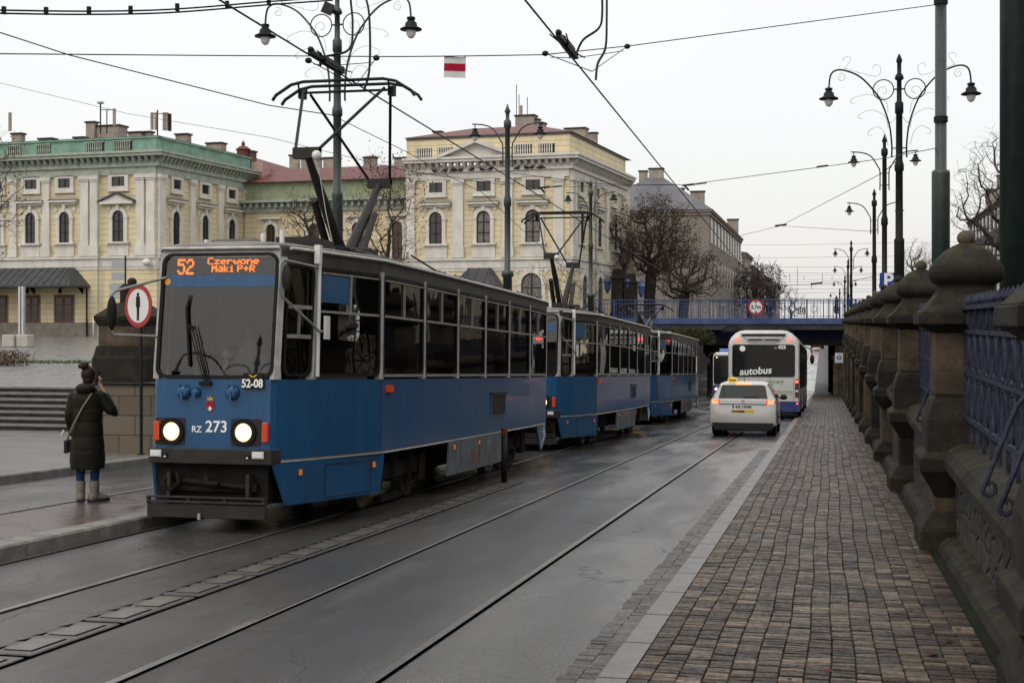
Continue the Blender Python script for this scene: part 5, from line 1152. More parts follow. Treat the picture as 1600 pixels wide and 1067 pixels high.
canopy(FM(0),-22,-5.2,2.4,3.35,4.7); canopy(FM(10),18.0,21.5,2.0,3.2,4.75)
# doors
for a,c in ((-8.02,-6.55),(-10.55,-9.3),(-13.2,-11.95),(-15.9,-14.6)):
    b=fmb(FM(0)); b.box(a-.1,0,0,c+.1,.03,2.88); b.c=1; b.box(a,.02,0,c,.06,2.8); d=b.obj('door',[M['gryst'],M['wood']],st)
    b=fmb(FM(0)); m_=(a+c)/2
    for x0,x1 in ((a+.12,m_-.1),(m_+.1,c-.12)):
        for z0,z1 in ((2.2,2.65),(1.6,2.12),(1.0,1.52)): b.plate([(x0,z0),(x1,z0),(x1,z1),(x0,z1)],.05,.075,UP)
    b.obj('door_glass',M['pane'],d)
    b=fmb(FM(0)); b.lathe([(.03,3.35),(.12,3.2),(.14,3.0),(.05,2.95)],c=(m_,.5,0),n=6); b.tube([(m_,0,3.3),(m_,.5,3.36)],.02,n=4); b.obj('wall_lantern',M['iron'],st)
b=fmb(FM(0)); b.box(-2.0,.02,1.9,-1.4,.06,2.3); b.obj('notice',M['signw'],st)
b=fmb(FM(0)); b.ell((-.48,.5,5.0),(.28,.28,.25)); b.tube([(-.48,0,4.9),(-.48,.5,4.9)],.03,n=5); b.obj('globe_camera',M['signw'],st)
v=SLc(375,430,96)
# pigeons along the pavilion frieze ledge
pg=None
for i,px in enumerate((681,699,713,715,725,741,756,770,813,827,835,846,849)):
    u=14.08+ (px-635)*(26.12-14.08)/255; x,y,z=(Matrix.Translation(SA)@Matrix.Rotation(SR,4,'Z'))@Vector((u,10-.2,11.52 if i%5 else 11.53))
    pos=('leftmost','second from left','third from left','fourth from left','fifth from left','sixth from left','middle','eighth from left','ninth from left','tenth from left','eleventh from left','twelfth from left','rightmost')[i]
    b=MB(); b.ell((0,-.16,.10),(.17,.10,.095),10,7); b.ell((.14,-.16,.2),(.055,.05,.06),8,6); b.tube([(-.1,-.16,.1),(-.3,-.16,.04)],[.06,.03],n=6); b.tube([(.09,-.16,.13),(.13,-.16,.19)],[.07,.045],n=6); b.tube([(.18,-.16,.195),(.22,-.16,.185)],[.015,.004],n=5)
    b.tube([(.02,-.18,.05),(.02,-.18,-.02)],.012,n=4); b.tube([(.02,-.13,.05),(.02,-.13,-.02)],.012,n=4)
    o=tag(b.obj('pigeon',M['dgrey']),'dark pigeon perched under the pavilion cornice, %s of the row'%pos,'pigeon','pigeons on the pavilion frieze'); o.location=(x,y,z+.02); o.rotation_euler=(0,0,SR+(PI if i%3==0 else 0)+(.3 if i%2 else -.2))
    if i%3==0: o.location.y-=.3
# ---------------- plaza furniture ----------------
for px,l in ((17,'left'),(39,'right')):
    v=W(px,538,72); b=MB(); b.box(-.33,-.3,0,.33,.3,.62); o=tag(b.obj('concrete_block',M['mortar'],bevel=.04),'pale square concrete block on the plaza, the %s one at the steel column'%l,'block','concrete blocks on the plaza'); o.location=(v.x,v.y,pz(0,v.y))
v=W(34,520,74); t=thing('steel_column','tall slim grey steel column standing before the station doors','column',(v.x,v.y,pz(0,v.y))); b=MB(); b.box(-.16,-.1,0,-.03,.1,3.1); b.box(.03,-.1,0,.16,.1,3.1); b.obj('shaft',M['steel'],t,bevel=.01); b=MB(); b.box(-.22,-.16,0,.22,.16,.05); b.obj('base_plate',M['steel'],t)
b=MB(); b.s=True; b.lathe([(.04,0),(.04,1.35),(.01,1.4)],n=8); o=tag(b.obj('marker_post',M['signw']),'thin white post on the plaza left of the stone pier','post'); v=W(146,528,85); o.location=(v.x,v.y,pz(0,v.y))
# direction signpost
v=W(196,500,45); t=thing('direction_signpost','slim post with four small grey direction boards behind the stone pier','signpost',(v.x,v.y,pz(0,v.y))); b=MB(); b.s=True; b.lathe([(.03,0),(.03,3.7)],n=8); b.obj('post',M['iron'],t)
for z,sg in ((3.42,-1),(3.05,-1),(2.72,-1),(2.45,-1)):
    b=MB(); b.plate([(0,-.12),(-.5,-.12),(-.58,0),(-.5,.12),(0,.12)] if z<3 else [(0,-.13),(-.48,-.13),(-.48,.13),(0,.13)],-.015,.015,lambda u,v_,w_,z=z:(u,w_,z+v_)); b.obj('direction_board',mat('board_grey',(.33,.36,.36),.5),t)
# shrub bed
def leafball(mb,c,r,n,s,rr,flat=1):
    for k in range(n):
        d=Vector((rr.gauss(0,1),rr.gauss(0,1),rr.gauss(0,1))).normalized()*rr.uniform(.25,1)**.5; p=Vector((c[0]+d.x*r[0],c[1]+d.y*r[1],c[2]+d.z*r[2])); a=Vector((rr.gauss(0,1),rr.gauss(0,1),rr.gauss(0,1)*flat)).normalized(); b_=a.orthogonal().normalized(); c_=a.cross(b_); q=s*rr.uniform(.6,1.3)
        mb.add([p+b_*q,p+c_*q*.6,p-b_*q,p-c_*q*.6],[(0,1,2,3)])
rr=random.Random(4)
t=thing('low_shrub','low reddish brown shrub bed at the left edge of the plaza','shrub',(0,0,0)); mb=MB()
for k in range(9): v=W(-40+k*9,560,50); leafball(mb,(v.x,v.y,pz(0,v.y)+.22),(.5,.5,.38),260,.035,rr)
mb.obj('foliage',mat('shrub_red_brown',(.08,.04,.025),.9,var=.4,vs=5),t,fix=False)
mb=MB()
for k in range(20): v=W(-40+k*4.5,560,50); mb.tube([(v.x,v.y,pz(0,v.y)),(v.x+rr.uniform(-.2,.2),v.y+rr.uniform(-.2,.2),pz(0,v.y)+.5)],.01,n=4)
mb.obj('stems',M['bark'],t)
# ---------------- stone gate pier with wrought iron ----------------
v=W(193,700,26.2); z0=gz(v.y)+.1; H=lambda py:CH-(py-YH)/F*26.2-z0
M['ashlar']=brick_mat('ashlar_sandstone',(.15,.125,.092),(.10,.082,.06),(.05,.04,.03),.62,.36,.8,bump=.7,mortar=.03)
def ashmap(m):
    n=m.node_tree; t=[x for x in n.nodes if x.type=='TEX_COORD'][0]; mp=[x for x in n.nodes if x.type=='MAPPING'][0]; s=N(n,'SeparateXYZ'); n.links.new(t.outputs['Object'],s.inputs[0]); a=N(n,'Math',operation='ADD'); n.links.new(s.outputs[0],a.inputs[0]); n.links.new(s.outputs[1],a.inputs[1]); c=N(n,'CombineXYZ'); n.links.new(a.outputs[0],c.inputs[0]); n.links.new(s.outputs[2],c.inputs[1]); n.links.new(c.outputs[0],mp.inputs[0])
ashmap(M['ashlar'])
t=thing('gate_pier','massive sandstone pier with a sooty pointed cap behind the waiting woman','pier',(v.x,v.y,z0),(0,0,R(4)))
b=MB(); b.box(-.42,-.40,-.3,.80,1.1,H(596)); b.obj('lower_block',M['ashlar'],t,bevel=.03)
b=MB(); sqp=[(.55,H(597)),(.55,H(560)),(.53,H(556)),(.49,H(540))]; b.lathe([(r*1.4142,z) for r,z in sqp],c=(.08,.2,0),n=4); b.box(-.47,-.45,H(600),.85,1.15,H(596)-.002); b.obj('moulding',M['stone'],t,bevel=.02)
b=MB(); b.lathe([(.46*1.414,H(541)),(.46*1.414,H(508))],c=(.08,.2,0),n=4); b.obj('upper_block',M['stonel'],t,bevel=.02)
b=MB(); b.lathe([(r*1.414,z) for r,z in ((.46,H(510)),(.52,H(500)),(.53,H(494)),(.24,H(474)),(.17,H(473)),(.17,H(454)),(.20,H(452)),(.13,H(443)))],c=(.08,.2,0),n=4); b.ell((.08,.2,H(440)),(.09,.09,.08)); b.obj('cap',M['stone'],t,bevel=.015)
v=W(228,560,26.6); t=thing('wrought_iron_fence','blue violet wrought iron scroll fence beside the stone pier','fence',(v.x,v.y,gz(v.y)+1.0)); b=MB()
for k in range(4):
    x=k*.32
    for zc,r in ((.35,.13),(.75,.10),(1.1,.12)):
        for s in (-1,1): b.tube([(x+s*.02+s*r*(1-a/9)*math.cos(a),0,zc+r*(1-a/9)*math.sin(a)) for a in [j*.6 for j in range(13)]],.014,n=5)
    b.tube([(x,0,0),(x,0,1.45)],.016,n=5)
b.obj('scrolls',M['blueiron'],t)
for z in (.05,1.3): b=MB(); b.tube([(-.1,0,z),(1.3,0,z)],.02,n=5); b.obj('rail',M['blueiron'],t)
b=MB(); b.box(-.2,-.15,-1.2,1.6,.25,.0); b.obj('plinth',M['stone'],t)
# ---------------- background buildings ----------------
M['grst']=mat('grey_plaster',(.25,.225,.19),.9,var=.25,vs=.25,col2=(.20,.18,.16)); M['grst2']=mat('grey_brown_plaster',(.22,.17,.15),.9,var=.2,vs=.3)
def house(name,label,x0,x1,y0,y1,z0,z1,zr,wm,rm,floors,nside,nfront,chim=(),hip=4):
    t=thing(name,label,'building',(x0,y0,z0)); w_,d=x1-x0,y1-y0; h=z1-z0; b=MB(); b.box(0,0,0,w_,d,h); b.obj('wall',wm,t)
    b=MB(); b.box(-.3,-.3,h,w_+.3,d+.3,h+.25); b.box(-.15,-.15,h-.35,w_+.15,d+.15,h-.003); b.obj('cornice',wm,t)
    b=MB(); b.loft([[(-.4,-.4,h+.25),(w_+.4,-.4,h+.25),(w_+.4,d+.4,h+.25),(-.4,d+.4,h+.25)],[(w_*.45,hip,zr-z0),(w_*.55,hip,zr-z0),(w_*.55,d-hip,zr-z0),(w_*.45,d-hip,zr-z0)]]); b.obj('roof',rm,t)
    fh=h/floors
    for f in range(floors):
        z=f*fh+fh*.3
        for k in range(nside):
            y=(k+.5)*d/nside
            for sx_,xx in ((1,w_),(-1,0)):
                b=MB(); b.box(min(xx,xx+sx_*.08),y-.7,z-.1,max(xx,xx+sx_*.08),y+.7,z+fh*.58); wn=b.obj('window',M['wst'],t); b=MB(); b.box(min(xx,xx+sx_*.1),y-.5,z,max(xx,xx+sx_*.1),y+.5,z+fh*.5); b.obj('pane',M['pane'],wn)
        for k in range(nfront):
            x=(k+.5)*w_/nfront; b=MB(); b.box(x-.7,-.08,z-.1,x+.7,0,z+fh*.58); wn=b.obj('window',M['wst'],t); b=MB(); b.box(x-.5,-.1,z,x+.5,0,z+fh*.5); b.obj('pane',M['pane'],wn)
    for (x,y,w2,ht) in chim: b=MB(); b.box(x,y,h,x+w2,y+.8,ht-z0); b.c=1; b.box(x-.1,y-.1,ht-z0,x+w2+.1,y+.9,ht-z0+.15); b.obj('chimney',[M['chim'],M['dgrey']],t)
    return t
v=W(1108,500,150)
house('apartment_house','grey rendered apartment house with a hipped sheet roof behind the big tree',v.x-13.5,v.x,v.y,v.y+56,0,13.4,18.2,M['grst'],mat('grey_sheet_roof',(.12,.12,.13),.5,var=.15,vs=.3),3,11,0,[(4.8,9,.9,18.8),(6.0,8.5,1.6,19.0),(8.4,14,1.0,17.2),(10.0,16,1.6,17.0),(12.2,46,1.5,15.8)],9)
v=W(1222,500,230); house('apartment_house','distant brownish house with a hipped roof behind the bare trees',v.x-10,v.x-1,v.y,v.y+20,0,7.5,11.2,M['grst2'],M['dkroof'],3,4,4,[],5)
v=W(1127,500,215); house('apartment_house','pale narrow house far beyond the height limit sign',v.x-3,v.x+3.5,v.y,v.y+20,0,12,13,M['grst'],M['dkroof'],4,4,3,[],5)
# facade row on the upper street to the right
house('tenement_house','long dark tenement row on the upper street at the right edge',19,33,151,205,.3,15.2,18,mat('brick_grey',(.10,.085,.085),.9,var=.3,vs=.4),M['dkroof'],4,13,3,[(0,32,2,18),(0,20,2,18.5)],4)
M['pp']=mat('pale_plaster',(.50,.42,.30),.9,var=.2,vs=.4)
house('tenement_house','pale beige tenement on the upper street beyond the right edge, nearest the camera',17,33,-14,29.5,.3,12,15,M['pp'],M['dkroof'],3,10,3,[],4)
house('tenement_house','long pale beige tenement on the upper street, seen mainly mirrored in the tram windows',18,33,32,90,.3,12.5,15,M['pp'],M['dkroof'],3,15,3,[],4)
house('tenement_house','second pale beige tenement on the upper street before the dark brick one',18,33,92,149,.3,13.5,16,M['pp'],M['dkroof'],3,15,3,[],4)
v=W(1487,440,205)
# ---------------- trees ----------------
def tree(label,root,c,r,seed,n=260,leaf=None,ln=0,ls=.06,twig=.012,trunk_r=.15,bf=.35,name='bare_tree',group='bare winter trees',shell=.0,extra=None,holes=.25):
    rr=random.Random(seed); root=Vector(root); c=Vector(c); pts=[]
    from mathutils import noise
    while len(pts)<n:
        d=Vector((rr.uniform(-1,1),rr.uniform(-1,1),rr.uniform(-1,1)))
        if not (shell<d.length<1): continue
        if noise.noise(d*2.2+Vector((seed,0,0)))<holes-.5+.0: continue
        pts.append(Vector((c.x+d.x*r[0],c.y+d.y*r[1],c.z+d.z*r[2])))
    base=Vector((c.x+(root.x-c.x)*.6,c.y+(root.y-c.y)*.6,c.z-r[2]*.75))
    P=[root+Vector((0,0,-.3)),root.lerp(base,.5)+Vector((rr.uniform(-.1,.1),rr.uniform(-.1,.1),0)),base]; par=[-1,0,1]; pl=[0,(P[1]-P[0]).length*.3,(P[2]-P[0]).length*.3]
    pts.sort(key=lambda p:(p-base).length)
    for p in pts:
        best=None;bi=0
        for i in range(1,len(P)):
            dd=(p-P[i]).length; s=dd+bf*pl[i]+(max(0,P[i].z-p.z)*.5)
            if best is None or s<best: best=s;bi=i
        a=P[bi]; L_=(p-a).length
        k=max(1,int(L_/(max(r)*.16))); prev=bi
        for j in range(1,k+1):
            q=a.lerp(p,j/k); 
            if j<k: q+=Vector((rr.gauss(0,1),rr.gauss(0,1),rr.gauss(0,1)))*L_*.05+Vector((0,0,-.04*L_*math.sin(PI*j/k)))
            P.append(q); par.append(prev); pl.append(pl[prev]+(q-P[prev]).length); prev=len(P)-1
    nc=len(P); tips=list(range(3,nc))
    # twigs
    for i in range(3,nc):
        for _ in range(2 if rr.random()<.6 else 1):
            d=Vector((rr.gauss(0,1),rr.gauss(0,1),rr.gauss(.35,.8))).normalized()*max(r)*rr.uniform(.07,.20); P.append(P[i]+d*.5); par.append(i); P.append(P[i]+d+Vector((rr.gauss(0,1),rr.gauss(0,1),rr.gauss(0,1)))*max(r)*.025); par.append(len(P)-2)
    n1=len(P)
    for i in range(nc,n1):
        if par[i]>=nc and rr.random()<.8:
            d0=(P[i]-P[par[i]]).normalized()
            for _ in range(2):
                d=(d0*1.1+Vector((rr.gauss(0,1),rr.gauss(0,1),rr.gauss(0,1)))*.55)*max(r)*rr.uniform(.03,.075); P.append(P[i]+d); par.append(i)
    cnt=[0]*len(P)
    for i in range(len(P)-1,-1,-1):
        if cnt[i]==0: cnt[i]=1
        if par[i]>=0: cnt[par[i]]+=cnt[i]
    tot=cnt[0]; rad=[max(twig*.55,trunk_r*(x/tot)**.58) for x in cnt]
    wo=root.copy(); t=thing(name,label,'tree',wo,group=group); tk=MB(); cr=MB()
    for i in range(1,len(P)):
        a,b_=P[par[i]]-wo,P[i]-wo; big=rad[i]>trunk_r*.28
        (tk if big else cr).tube([a,b_],[min(rad[par[i]],rad[i]*1.3),rad[i]*(.3 if i>=n1 else .6 if i>=nc else 1)],n=7 if rad[i]>trunk_r*.5 else 4 if rad[i]>twig*1.5 else 3,cap=False)
    tk.obj('trunk',M['bark'],t,fix=False)
    if leaf and ln:
        cr.c=1
        for k in range(ln):
            p=P[rr.randrange(3,len(P))]-wo+Vector((rr.gauss(0,1),rr.gauss(0,1),rr.gauss(0,1)))*max(r)*.045; a=Vector((rr.gauss(0,1),rr.gauss(0,1),rr.gauss(0,1))).normalized(); b_=a.orthogonal().normalized(); c_=a.cross(b_); q=ls*rr.uniform(.5,1.4)
            cr.add([p+b_*q,p+c_*q*.6,p-b_*q,p-c_*q*.6],[(0,1,2,3)])
    cr.obj('crown',[M['bark'],M[leaf] if leaf else M['bark']],t,fix=False); return t
def tr(label,D,bx,x0,x1,y0,y1,z0=.0,dep=1.0,**k):
    # root px, crown extents in px
    rt=W(bx,500,D); c=W((x0+x1)/2,(y0+y1)/2,D); rx=(x1-x0)/2*D/F; rz=(y1-y0)/2*D/F
    return tree(label,(rt.x,rt.y,z0),c,(rx,rx*dep,rz),**k)
tr('bare tree with a few brown leaves rising between the tram pantograph and the pavilion',50,612,535,672,232,440,-.2,seed=12,n=230,leaf='leafb',ln=1900,ls=.036,trunk_r=.10,twig=.007)
tr('small bare tree with hanging brown leaves before the green link wing',56,492,432,520,292,380,-.2,seed=5,n=80,leaf='leafb',ln=400,ls=.04,trunk_r=.10,twig=.008)
tr('broad dense tree with dull red brown foliage in front of the grey house',112,1015,955,1092,304,440,1.2,seed=8,n=800,leaf='leafr',ln=9000,ls=.07,trunk_r=.46,twig=.015,name='leafy_tree',group='trees with some leaves left')
tr('dark spreading tree left of the broad red brown one, over the lantern pillars',108,978,925,1000,330,440,1.2,seed=21,n=150,leaf='leafr',ln=1500,ls=.07,trunk_r=.32,twig=.018,name='leafy_tree',group='trees with some leaves left')
tr('dark spreading tree right of the broad red brown one, over the bridge railing',110,1068,1010,1135,385,475,1.2,seed=33,n=300,leaf='leafr',ln=3500,ls=.07,trunk_r=.4,twig=.02,name='leafy_tree',group='trees with some leaves left')
tr('bare reddish sapling in front of the pavilion side, behind the second pantograph',60,900,860,955,375,500,-.3,seed=14,n=90,trunk_r=.05,twig=.007)
tr('thin bare tree at the foot of the pavilion, behind the second tram',62,850,805,905,395,500,-.3,seed=17,n=90,trunk_r=.05,twig=.007)
tr('bare tree at the left edge with dark twigs over the green cornice',50,-70,-130,48,180,420,.1,seed=9,n=420,leaf='leafb',ln=700,ls=.045,trunk_r=.13,twig=.008)
tr('bare tree at the right edge rising beside the massive pole',38,1580,1485,1640,205,420,.3,seed=6,n=520,trunk_r=.17,twig=.0065)
tr('distant bare tree between the ornate lamp and the thick pole',70,1432,1408,1462,372,450,.3,seed=27,n=200,trunk_r=.12,twig=.009)
tr('low bare tree right behind the parking sign',62,1470,1425,1520,385,470,.3,seed=41,n=260,trunk_r=.12,twig=.009)
tr('bare tree beyond the bridge, left of the distant brownish house',190,1172,1130,1205,404,490,0,seed=30,n=300,leaf='leafr',ln=2200,ls=.12,trunk_r=.3,twig=.025)
tr('bare tree beyond the bridge in front of the distant brownish house',185,1205,1172,1232,410,492,0,seed=31,n=300,leaf='leafr',ln=1200,ls=.12,trunk_r=.3,twig=.025)
tr('small pale bare tree at the right end of the far houses',200,1236,1212,1262,448,496,0,seed=37,n=160,trunk_r=.2,twig=.025)
rr=random.Random(8); t=thing('ivy_bush','olive green bush hanging under the bridge edge behind the last tram car','bush',(0,0,0)); mb=MB()
for k in range(9): v=W(1052+k*7,522+rr.uniform(-5,8),97); leafball(mb,(v.x,v.y,v.z),(.55,.5,.5),240,.06,rr)
mb.obj('foliage',M['leafg'],t,fix=False); mb=MB(); v=W(1080,530,97.6); mb.tube([(v.x,v.y,v.z-2.5),(v.x,v.y,v.z)],.05); mb.obj('stem',M['bark'],t)
# ---------------- vehicles ----------------
M['wcar']=mat('white_car_paint',(.43,.425,.41),.25,coat=.6,var=.05,vs=2)
M['rcar']=mat('red_car_paint',(.45,.02,.02),.25,coat=.6)
M['tyre']=mat('tyre_rubber',(.012,.012,.012),.8); M['rim']=mat('alloy_rim',(.35,.35,.36),.35,metal=.7)
M['plast']=mat('black_bumper_plastic',(.02,.02,.021),.6)
M['redglow']=mat('tail_lamp_glow',(.6,.02,.01),.2,emit=(1,.05,.02),es=.5)
M['redcore']=mat('tail_lamp_core',(1,.3,.1),.2,emit=(1,.13,.05),es=3.2)
M['taxy']=mat('taxi_sign_yellow',(.8,.48,.02),.4,emit=(1,.6,.05),es=.25)
M['carglass']=mat('car_glass',(.012,.015,.015),.04,spec=.2)
def car(label,loc,rz,paint,taxi=True,k=1.0,lights=False,cat='taxi'):
    t=thing('parked_car' if not taxi else 'taxi_car',label,cat,loc,(-SL*math.cos(rz),0,rz)); t.scale=(k,k,k)
    S=[(.00,.79,.62,.30,.60,.60,.61),(.03,.85,.80,.24,.70,.62,.72),(.07,.865,.82,.22,.92,.64,.95),(.12,.87,.83,.22,.97,.62,1.0),(.34,.875,.845,.2,.975,.60,1.37),(.50,.875,.845,.2,.975,.62,1.425),(1.2,.875,.845,.2,.965,.63,1.45),(2.1,.875,.845,.2,.95,.62,1.43),(2.55,.875,.835,.2,.945,.55,1.34),(3.2,.87,.82,.2,.93,.66,.99),(3.9,.85,.78,.2,.80,.62,.84),(4.2,.80,.70,.22,.68,.5,.70),(4.3,.70,.6,.28,.55,.4,.56)]
    rings=[]
    for y,wl,wb,zb,zt_,wr,zr in S:
        half=[(wl*.86,zb),(wl,zb+.1),(wl,min(.55,zb+(zt_-zb)*.45)),(wl*.995,zt_-.10 if zt_-zb>.4 else zt_-.05),(wb,zt_),(wb+(wr-wb)*.55,zt_+(zr-zt_)*.52),(wr,zr-(.05 if zr-zt_>.2 else .005)),(wr*.78,zr),(0.0,zr+.005)]
        rings.append([(x,y,z) for x,z in half]+[(-x,y,z) for x,z in half[-2::-1]])
    b=MB(); b.s=True; b.loft(rings); body=b.obj('body',paint,t)
    m_=body.modifiers.new('wn','EDGE_SPLIT'); m_.split_angle=R(32)
    gm=lambda u,v,w_:(u,.105+(v-.985)*.60-w_*.85,v+w_*.35)
    b=MB(); b.plate([(-.64,1.0),(.64,1.0),(.57,1.325),(.52,1.345),(-.52,1.345),(-.57,1.325)],-.01,.012,gm); rw=b.obj('rear_window',M['carglass'],t)
    b=MB(); b.tube([gm(.0,1.02,.02),gm(.38,1.03,.025)],.012,n=5); b.obj('wiper',M['plast'],rw)
    b=MB(); b.plate([(-.2,1.355),(.2,1.355),(.19,1.395),(-.19,1.395)],.0,.03,gm); b.obj('brake_light',M['redcore'] if not lights else M['redlens'],t)
    for s in (-1,1):
        f=lambda u,v,w_,s=s:(s*(.85-(v-.97)*(.85-.622)/(1.41-.97)+w_),u,v)
        for (a,c,d,e) in ((.55,.95,.62,1.0),(1.0,1.75,1.02,1.75),(1.80,2.95,1.80,2.42)):
            b=MB(); b.plate([(a,1.0),(c,.985),(e,1.345),(d,1.33)],-.02,.008,f); b.obj('side_window',M['carglass'],t)
        b=MB(); b.loft([[(s*.60,.045,.72),(s*.61,.045,.96),(s*.80,.10,.965),(s*.86,.25,.95),(s*.87,.25,.72),(s*.83,.06,.71)],[(s*.60,.10,.72),(s*.61,.14,.96),(s*.80,.2,.965),(s*.84,.3,.95),(s*.85,.3,.72),(s*.83,.15,.71)]]); tl=b.obj('tail_light',M['redlens'] if lights else M['redglow'],t,bevel=.01)
        if not lights:
            b=MB(); b.plate(rrect(s*.72-.09,.86,s*.72+.08,.95,.03),-.03,.055,FRONT(.11)); b.obj('lamp_core',M['redcore'],tl)
        b=MB(); b.plate([(s*.52,.40),(s*.80,.40),(s*.80,.43),(s*.52,.43)],-.03,.012,FRONT(.015)); b.obj('reflector',M['redlens'],t)
        for y in (.78,3.42):
            b=MB(); b.s=True; V=[]
            for x,r in ((.60,.24),(.61,.30),(.66,.315),(.78,.315),(.84,.30),(.85,.22),(.82,.20)): V.append([(s*x,y+r*math.cos(2*PI*q/24),.312+r*math.sin(2*PI*q/24)) for q in range(24)])
            b.loft(V); wh=b.obj('wheel',M['tyre'],t)
            b=MB(); b.s=True; b.loft([[(s*x,y+r*math.cos(2*PI*q/20),.312+r*math.sin(2*PI*q/20)) for q in range(20)] for x,r in ((.80,.21),(.845,.2),(.83,.1),(.85,.05))]); b.obj('rim',M['rim'],wh)
            b=MB(); b.tube([(s*.872,y+.36*math.cos(a),.312+.36*math.sin(a)) for a in [PI*q/14 for q in range(15)]],.018,n=5); b.obj('wheel_arch',M['plast'],t)
        b=MB(); b.ell((s*.98,2.52,1.0),(.10,.06,.075)); b.tube([(s*.84,2.55,.97),(s*.95,2.53,.98)],.02,n=5); b.obj('wing_mirror',M['plast'],t)
        b=MB(); b.plate([(.98,.3),(1.78,.3),(1.8,.95),(.98,.96)],-.002,.003,lambda u,v,w_,s=s:(s*(.876+w_),u,v)) if 0 else b.box(s*.872-.004,1.0,.45,s*.872+.008,2.75,.49); b.obj('side_strip',M['plast'],t)
    b=MB(); b.loft([[(-.74,-.012,.16),(.74,-.012,.16),(.80,-.012,.36),(-.80,-.012,.36)],[(-.74,.25,.16),(.74,.25,.16),(.82,.25,.38),(-.82,.25,.38)]]); b.box(-.6,.1,.14,.6,4.0,.22); b.obj('rear_bumper',M['plast'],t,bevel=.01)
    b=MB(); b.box(-.60,.028,.605,.60,.045,.615); b.box(-.60,.035,.842,.60,.056,.856); b.obj('tailgate_seam',M['plast'],t)
    b=MB(); b.plate(rrect(-.27,.715,.27,.83,.01),-.02,.0,FRONT(.035)); lp=b.obj('licence_plate',M['signw'],t)
    if taxi: text('plate_lettering','KR 1F048',.105,M['black'],lp,tm_front(.02,.030,.772),sx=.98,bold=.002); b=MB(); b.plate([(-.27,.715),(-.23,.715),(-.23,.83),(-.27,.83)],0,.002,FRONT(.034)); b.obj('plate_band',M['signb'],lp)
    b=MB(); b.plate(circ(0,.93,.035,14),0,.01,FRONT(.048)); b.obj('badge',M['rim'],t)
    b=MB(); b.tube([(0,.75,1.42),(0,.68,1.56)],.008,n=5); b.obj('antenna',M['plast'],t)
    if taxi:
        b=MB(); b.box(-.29,.0,.625,.29,.03,.695); stk=b.obj('sticker',mat('sticker_yellow',(.6,.42,.02),.5),t)
        b=MB(); [b.box(x,-.006,.637,x+.035,.0005,.683) for x in (-.27,-.22,-.17)]; b.obj('sticker_digits',M['black'],stk); b=MB(); b.box(-.12,-.006,.63,.04,.0005,.69); b.obj('sticker_band',M['redlens'],stk)
        b=MB(); b.loft([[(-.43,.62+a,1.415),(-.19,.62+a,1.415),(-.19,.62+a*.9,1.50),(-.22,.62+a*.6,1.54),(-.40,.62+a*.6,1.54),(-.43,.62+a*.9,1.50)] for a in (-.12,.12)]); ts=b.obj('taxi_sign',M['taxy'],t,bevel=.01)
        text('taxi_lettering','TAXI',.085,M['black'],ts,tm_front(-.31,.496,1.475),bold=.005)
    if lights:
        for s in (-1,1): b=MB(); b.ell((s*.62,4.2,.66),(.15,.09,.09)); b.obj('headlight',M['head'],t)
        b=MB(); b.plate([(-.72,.99),(.72,.99),(.56,1.36),(-.56,1.36)],0,.012,lambda u,v,w_:(u,3.22-(v-.99)*1.75+w_,v)); b.obj('windscreen',M['carglass'],t)
    return t
car('white hatchback taxi with a yellow roof sign and glowing brake lights, behind the bus',(-2.21,37.45,gz(37.45)),0,M['wcar'])
c=car('small red oncoming car with lit headlamps at the top of the ramp',(-1.35+.1,187,gz(187)),PI,M['rcar'],False,.95,True,'car')
v=W(1277,543,183); c.location=(v.x,v.y,gz(v.y))
M['buswhite']=mat('bus_white',(.52,.52,.50),.3,coat=.4,var=.1,vs=1.5); M['busblue']=mat('bus_blue',(.012,.035,.16),.3,coat=.4,var=.15); M['busg']=mat('bus_green_lettering',(.10,.28,.05),.5)
def bus_ring(w_,z0,z1,y,r=.42,ins=0):
    P=[(w_-ins,z0+ins),(w_-ins,1.2),(w_-ins,z1-r)]
    for k in range(1,6): a=PI/2*k/5; P.append((w_-ins-r+r*math.cos(a),z1-ins-r+r*math.sin(a)))
    return [(x,y,z) for x,z in P]+[(-x,y,z) for x,z in P[::-1]]
